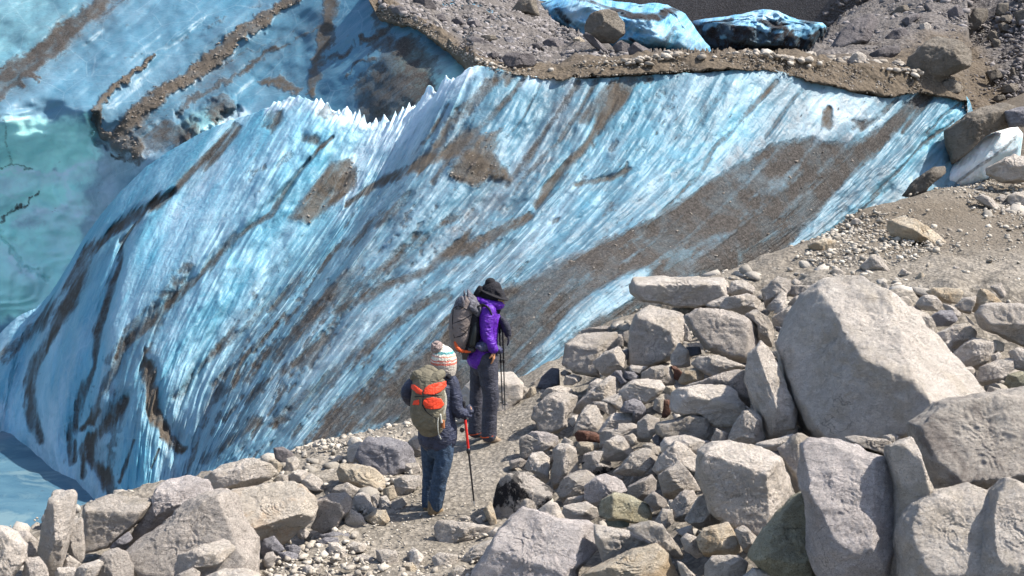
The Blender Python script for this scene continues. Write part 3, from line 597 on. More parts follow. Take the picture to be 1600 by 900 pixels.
crust = unite(k([(60,350),(30,345),(62,332)], 7, .8), k([(300,20),(200,80),(100,130)], 40, .4, .9), k([(400,10),(350,50),(260,110),(170,200)], 12, .4, .9), k([(84,262),(92,272)], 5, .9), k([(140,265),(130,290)], 9, .5), k([(80,275),(0,290)], 10, .3))
cw_ = unite(k([(172,235),(168,290),(150,345)], 26, .55, .9), k([(40,340),(100,345),(125,320)], 16, .5, .9), k([(0,290),(70,280),(130,268)], 12, .45, .9), k([(10,400),(60,440),(70,470)], 18, .35, .9), k([(100,380),(120,420)], 20, .4, .9), k([(200,255),(240,235)], 16, .5, .9), poly(wu, wv_, [(-300,178),(150,172),(150,420),(0,520),(-300,560)], .10, 20), k([(300,215),(345,200),(380,185)], 10, .6, .9), k([(0,268),(60,271),(110,266),(148,258)], 3, .9), k([(62,331),(95,328),(128,333)], 3, .8), k([(0,300),(45,312)], 3, .4), k([(20,405),(50,432)], 3, .6), k([(100,270),(118,330)], 3, .5))
teal = np.clip(teal, 0, 1)
stain = unite(k([(0,180),(8,230),(20,260)], 6, .5), k([(10,330),(35,300)], 4, .5), k([(60,262),(30,290),(0,320)], 3, .5))
lam = fbm(np.stack([S / 7, T / 200], -1), 4, 277)
lit = (1 - sstep(150, 175, V) * (1 - sstep(150, 190, U)))
dirt = np.clip(dirt + sstep(0.3, 0.6, lam) * 0.22 * lit, 0, 1)
brown = np.clip(unite(ridges, k([(512,-5),(482,148)], 14, .8), k([(410,130),(458,138)], 14, .9)), 0, 1)
rel = 0.35 * fbm(np.stack([S / 90, T / 300], -1), 3, 201) + 0.10 * fbm(np.stack([S / 14, T / 120], -1), 3, 211) * lit + 0.18 * fbm(np.stack([U / 60, V / 45], -1), 3, 221) + (1 - lit) * (0.30 * fbm(np.stack([(U + V * .4) / 70, V / 55], -1), 2, 262) - 0.16 * np.abs(fbm(np.stack([(U - V * .5) / 60, (V + U * .3) / 50], -1), 3, 263))) + 0.09 * ridges * (1.0 + 0.3 * fbm(np.stack([U / 7, V / 7], -1), 3, 231))
tr_n = fbm(np.stack([U / 150, V / 75], -1), 2, 261) * 2.6 + V / 110
rel += (1 - lit) * 0.10 * (np.floor(tr_n) + sstep(.25, .75, tr_n - np.floor(tr_n)) - tr_n)
# the seams against which the ridges lie
rel += -0.25 * k([(150,180),(152,215),(165,235)], 5, 1, .8) - 0.15 * k([(280,178),(288,200),(300,205)], 6, 1, .8) - 0.10 * k([(0,368),(20,390),(42,418),(68,430)], 3, 1, .8) + 0.5 * k([(345,165),(330,185),(300,200)], 14, 1, .9) - 0.2 * k([(350,190),(370,175)], 6, 1, .8)
D2 = D - rel
rimv = I1(rt, U)
D2 = np.where((U > 575), np.maximum(D2, (morD(U, np.minimum(V, rimv)) + 0.6) * (V < rimv + 10) ), D2)
veil = np.clip(veil + blur(blur(np.clip(dirt, 0, 1), 9, 0), 9, 1) * .8, 0, 1)
W = at(U, V, D2); W_cliff = W.reshape(-1, 3); rid_w = ridges
ice_back = ice_mat("cliff_ice", (0.078, 0.19, 0.27), (0.058, 0.165, 0.245), (0.045, 0.13, 0.195), (0.46, 0.88, 0.80), fl=0.7, bmp=0.7, crustc=(0.15, 0.25, 0.33), crack=0.12)
o = mesh_obj("ice_cliff", W.reshape(-1, 3), grid_faces(nv, nu), ice_back)
f_ = lambda A: A.reshape(-1)
col_attr(o.data, "mask", np.stack([f_(dirt), f_(teal), f_(crust)], -1)); col_attr(o.data, "veil", np.stack([f_(veil), f_(np.clip(brown + stain, 0, 1)), f_(cw_)], -1))
set_uv(o.data, np.stack([f_(S) / 100, f_(T) / 100], -1))
tag(o, "high turquoise ice cliff with brown grit ridges, upper left behind the jagged slab crest", "ice cliff")

# ================================================================ MORAINE on top of the ice
nu = 700
uu = np.linspace(574, 1720, nu)
rows = []
b_, t_ = I1(rb, uu), I1(rt, uu)
b_ = b_ + 3.0 * fbm(np.stack([uu / 16, uu * 0], -1), 3, 301) + 2 * fbm(np.stack([uu / 5, uu * 0], -1), 2, 302)
fr = np.concatenate([np.linspace(0, 1, 16), 1 + np.linspace(0, 1, 190)[1:] ** 1.15])
VV = np.where(fr[:, None] <= 1, b_ + (t_ - b_) * fr[:, None], t_ + (VT - t_) * (fr[:, None] - 1))
UU = np.repeat(uu[None], len(fr), 0)
DD = morD(UU, VV)
rr = np.clip(fr[:, None], 0, 1)
P3 = at(UU, VV, DD)
nz_ = fbm(P3 * 1.1, 4, 311) * 0.22 + fbm(P3 * 4.5, 3, 312) * 0.07
P3[..., 2] += nz_ * np.where(fr[:, None] <= 1, 0.35, 1.0); P3[..., 1] += 0.12 * fbm(P3 * 3, 3, 315) * (fr[:, None] < 1.05)
# underside lip so that the rim has thickness
lip = P3[0].copy(); lip[:, 1] += 0.5; lip[:, 2] -= 0.1
lip2 = lip.copy(); lip2[:, 1] += 1.5; lip2[:, 2] -= 0.4
P4 = np.concatenate([lip2[None], lip[None], P3], 0)
mmat = soil_mat("moraine_rubble_ground", (0.14, 0.129, 0.123), (0.185, 0.172, 0.166), (0.08, 0.072, 0.068), scale=0.6, bump=0.8, attr="soil", attrcol=(0.135, 0.110, 0.083))
mo = mesh_obj("moraine_terrain", P4.reshape(-1, 3), grid_faces(*P4.shape[:2]), mmat)
brn = np.clip(1.15 - (fr[:, None] - 1).clip(0) * 14, 0, 1) + 0 * UU
brn = np.maximum(brn, poly(UU, VV, [(1440,60),(1500,45),(1560,110),(1600,180),(1720,260),(1720,360),(1480,360),(1490,170),(1330,130),(1380,90)], .9, 14))
brn = np.concatenate([brn[:1], brn[:1], brn], 0)
col_attr(mo.data, "soil", np.repeat(brn.reshape(-1, 1), 3, 1))
tag(mo, "grey rubble moraine lying on top of the ice with a brown gravel edge", kind="structure")

# ---- far valley side
hm = soil_mat("far_scree", (0.22, 0.20, 0.19), (0.28, 0.26, 0.245), (0.15, 0.135, 0.125), scale=0.25, bump=0.8)
hu = np.linspace(-400, 2400, 160); hv = np.linspace(-140, 110, 60); HU, HV = np.meshgrid(hu, hv)
HD = 86 + (110 - HV) * 0.32
H3 = at(HU, HV, HD); H3[..., 2] += fbm(H3 * 0.12, 4, 401) * 1.6; H3[..., 1] += fbm(H3 * 0.2, 3, 405) * 2
fh = mesh_obj("hill", H3.reshape(-1, 3), grid_faces(*HU.shape), hm)
tag(fh, "distant grey scree slope beyond the glacier", kind="structure")

# ---- far ice mounds: domes with an outline of their own
def ice_dome(name, out, D0, depth, mat, label, cat, dirtf):
    out = np.array(out, float); c = out.mean(0); n = 120; m = 46
    ang = np.linspace(0, 2 * pi, n, endpoint=False)
    # radial outline
    R = radial(out, c, ang)
    sv = np.sin(np.linspace(0.0, pi / 2, m)) ; cv = np.cos(np.linspace(0.0, pi / 2, m))
    uu = c[0] + sv[:, None] * (R * np.cos(ang))[None]; vv = c[1] - sv[:, None] * (R * np.sin(ang))[None]
    dd = D0 - cv[:, None] * depth * np.ones(n)[None]
    p = at(uu, vv, dd); 
    nn = fbm(p * 0.35, 4, 77) * depth * 0.24 + np.abs(fbm(p * 0.8, 5, 78, .6)) * depth * 0.24; p[..., 2] += fbm(p * 0.9, 4, 79) * depth * 0.05
    p[..., 1] += nn; bp = p[-1:].copy(); bp[..., 1] += depth * 0.8; bp[..., 2] = bp[..., 2].min() - 1
    p = np.concatenate([p, bp], 0)
    p = np.concatenate([p, p[:, :1]], 1)
    ob = mesh_obj(name, p.reshape(-1, 3), grid_faces(*p.shape[:2]), mat)
    U = np.concatenate([uu, uu[-1:]], 0); U = np.concatenate([U, U[:, :1]], 1); V = np.concatenate([vv, vv[-1:]], 0); V = np.concatenate([V, V[:, :1]], 1)
    dm, tl, cr_ = dirtf(U, V)
    col_attr(ob.data, "mask", np.stack([dm.ravel(), tl.ravel(), cr_.ravel()], -1)); col_attr(ob.data, "veil", np.zeros((dm.size, 3)))
    set_uv(ob.data, np.stack([(U * .8 + V * .6).ravel() / 40, (U * .6 - V * .8).ravel() / 40], -1))
    tag(ob, label, cat); return ob
def radial(out, c, ang):
    d = out - c; n = len(d); R = np.zeros_like(ang)
    for i in range(n):
        a = d[i]; b_ = d[(i + 1) % n]
        ex, ey = b_ - a
        cx, cy = np.cos(ang), -np.sin(ang)
        den = cx * ey - cy * ex
        with np.errstate(divide='ignore', invalid='ignore'):
            r = (a[0] * ey - a[1] * ex) / den; s = (a[0] * cy - a[1] * cx) / den
        ok = (r > 0) & (s >= -1e-6) & (s <= 1 + 1e-6) & np.isfinite(r)
        R = np.where(ok, np.maximum(R, r), R)
    R[R == 0] = R[R > 0].min()
    return R
ice_far = ice_mat("far_ice", (0.24, 0.47, 0.62), (0.13, 0.36, 0.56), (0.05, 0.20, 0.38), (0.03, 0.24, 0.38), dirt=(0.030, 0.028, 0.031), fl=1.6)
Sk = lambda U, V: (lambda p, w, s=1., f=.6: stroke(U, V, p, w, s, f))
def d1(U, V):
    q = Sk(U, V); return unite(q([(870,10),(880,25),(890,35)], 5, .8), q([(960,12),(990,22),(1030,22),(1050,15),(1065,8)], 6, 1.), q([(985,62),(1010,75),(1030,88)], 3, .8), q([(1040,60),(1055,45)], 5, .6), q([(900,0),(930,5),(960,8)], 3, .7)), unite(q([(1045,75),(1060,55)], 12, .8), q([(1000,50),(1040,40)], 12, .3)), unite(q([(900,20),(930,12)], 14, .8), q([(1000,35),(1090,70)], 14, .7))
ice_dome("ice_mound", [(842,8),(870,-4),(930,-4),(960,2),(1000,6),(1045,5),(1072,18),(1090,48),(1112,72),(1110,95),(960,105),(880,70),(845,30)], 47, 3.2, ice_far, "distant bright blue ice hump with a dark rock band beside a big grey boulder", "ice mound", d1)
def d2(U, V):
    q = Sk(U, V); return np.clip(0.9 - unite(q([(1085,34),(1110,30),(1150,24)], 4, 1.), q([(1150,34),(1180,36),(1200,44)], 5, 1.), q([(1160,28),(1190,22),(1215,24),(1240,32)], 6, 1.), q([(1240,40),(1270,46),(1290,34)], 6, 1.), q([(1100,44),(1120,40)], 3, .9), q([(1245,52),(1260,56)], 3, 1.), q([(1128,60),(1134,59)], 2, 1.), q([(1215,48),(1225,48)], 3, .8)), 0, 1), 0 * U, unite(q([(1160,28),(1215,24)], 6, .8))
ice_dome("dirty_ice_mound", [(1083,34),(1110,30),(1150,24),(1190,17),(1215,18),(1245,30),(1292,36),(1290,60),(1280,90),(1120,90),(1085,70)], 58, 3.0, ice_far, "distant low ice mound covered in black grit with pale blue ice showing along its top", "ice mound", d2)
ice_dome("blue_ice_strip", [(735,-4),(760,-8),(850,-6),(862,0),(830,8),(800,12),(770,6),(745,2)], 50, 1.2, ice_far, "thin strip of distant blue ice at the top edge of the rubble", "ice", d1)
# ================================================================ ROCKS, one object each
_ico = {}
def ico(n):
    if n not in _ico:
        import bmesh
        bm = bmesh.new(); bmesh.ops.create_icosphere(bm, subdivisions=n, radius=1.0)
        v = np.array([x.co[:] for x in bm.verts]); f = np.array([[q.index for q in p.verts] for p in bm.faces]); bm.free()
        v /= np.linalg.norm(v, axis=1)[:, None]; _ico[n] = (v, f)
    return _ico[n]
AX_R = np.array([1.0, 0, 0]); AX_U = np.array([0, SP, CP]); AX_B = np.array([0, -CP, SP])   # right, up, towards the camera
def make_rock(name, out, mat, seed=0, Dc=None, thick=0.8, facets=None, rough=1.0, sub=None, terr='g', lift=0.0):
    """a solid boulder whose silhouette from the photo's side is the outline `out` (photo pixels)"""
    rng = np.random.RandomState(seed)
    out = np.array(out, float); lo, hi = out.min(0), out.max(0); c = (lo + hi) / 2 * 0.5 + out.mean(0) * 0.5
    w, h = hi - lo; size = math.hypot(w, h)
    if Dc is None:
        bu = out[np.argsort(out[:, 1])[-3:], 0].mean(); bv = hi[1] - 0.12 * h
        Dc = hit(bu, min(bv, 925))[1] if terr == 'g' else float(morD(np.array([bu]), np.array([bv]))[0])
        Dc = Dc + (0.28 if terr == 'g' else 0.12) * min(w, h) * Dc / F
    Dc = Dc - lift
    sc = Dc / F / CP * 1.0      # metres per pixel there, about
    if sub is None: sub = 6 if size > 170 else 5 if size > 60 else 4 if size > 24 else 3
    v, f = ico(sub)
    ang = np.arctan2(v[:, 1], v[:, 0]); rho = np.hypot(v[:, 0], v[:, 1])
    # trace -> polar radius
    tab = np.linspace(-pi, pi, 721)
    R = np.interp(ang, tab, radial(out, c, tab))
    Cth = thick * math.sqrt(w * h) * 0.5
    pn = 2.6
    r = (np.maximum(rho / R, 1e-9) ** pn + (np.abs(v[:, 2]) / (Cth * 1.25)) ** pn) ** (-1 / pn)
    # planes that touch the outline and cut the bulge into flat faces
    a64 = np.linspace(-pi, pi, 96, endpoint=False); R64 = radial(out, c, a64); rim = np.stack([R64 * np.cos(a64), R64 * np.sin(a64), 0 * a64], -1)
    N = []
    if facets: N += [tuple(q) for q in facets]
    else:
        N += [(rng.uniform(-.35, .35), rng.uniform(.75, 1.0), rng.uniform(.35, .8)),
              (rng.uniform(-.5, .1), rng.uniform(-.15, .35), 1.0), (rng.uniform(.3, .9), rng.uniform(-.1, .5), rng.uniform(.5, .9)),
              (rng.uniform(-.9, -.4), rng.uniform(-.3, .3), rng.uniform(.5, .9))]
        if size > 50: N += [(rng.uniform(-.6, .6), rng.uniform(-.6, .6), 1.0) for _ in range(2)]
        if size > 50: N += [(rng.uniform(-.4, .4), rng.uniform(-.9, -.5), .6)]
    for nn in N:
        nx, ny, nz = nn[:3]; cutk = nn[3] if len(nn) > 3 else rng.uniform(0.86, 1.0)
        q = np.array([nx, ny, nz], float); q /= np.linalg.norm(q)
        d = max((rim @ q).max() * cutk, (0.72 if q[2] > .82 else 0.30) * Cth)
        dot = v @ q
        r = np.where(dot > 1e-3, np.minimum(r, d / np.maximum(dot, 1e-3)), r)
    p = v * r[:, None]                       # pixels
    off = rng.uniform(0, 50, 3)
    q = p / 38.0 + off
    nn = fbm(q * 0.9, 3, seed) * 0.042 * size * min(1, 60 / size + 0.35) * rough
    edge = fbm(q * 3.5, 4, seed + 5, 0.6) * min(3.2, 0.03 * size) * rough
    # stepped breaks: ledges as rock splits
    st = fbm(q * 0.55 + 7, 3, seed + 9); led = (np.floor(st * 9) / 9 - st) * 0.17 * min(size, 120) * rough * (size > 40)
    vd = v.copy(); 
    p = p + vd * (nn + edge + led * np.clip(vd[:, 2:3] * 1.4, 0, 1)[:, 0])[:, None]
    # into the world: an object at its own centre with real size
    C = at(c[0], c[1], Dc)
    Wp = (p[:, :1] * AX_R + p[:, 1:2] * AX_U + p[:, 2:] * AX_B) * sc
    o = mesh_obj(name, Wp, f, mat)
    o.location = C.tolist()
    return o
Z = {1: (0, 640, 3.4625), 2: (300, 640, 3.4625), 3: (640, 640, 3.4625), 4: (940, 640, 3.4618), 5: (1200, 640, 3.4625), 6: (780, 420, 3.215), 7: (1160, 400, 3.2136),
     8: (1060, 300, 2.961), 9: (1060, 0, 2.961), 10: (530, 0, 2.961), 11: (700, 540, 5.623), 12: (820, 560, 5.625), 13: (380, 740, 5.0), 14: (1280, 0, 5.0), 15: (1240, 260, 4.0917), 16: (540, 0, 4.444)}
def P_(s):
    a = [float(x) for x in s.replace(',', ' ').split()]; return list(zip(a[::2], a[1::2]))
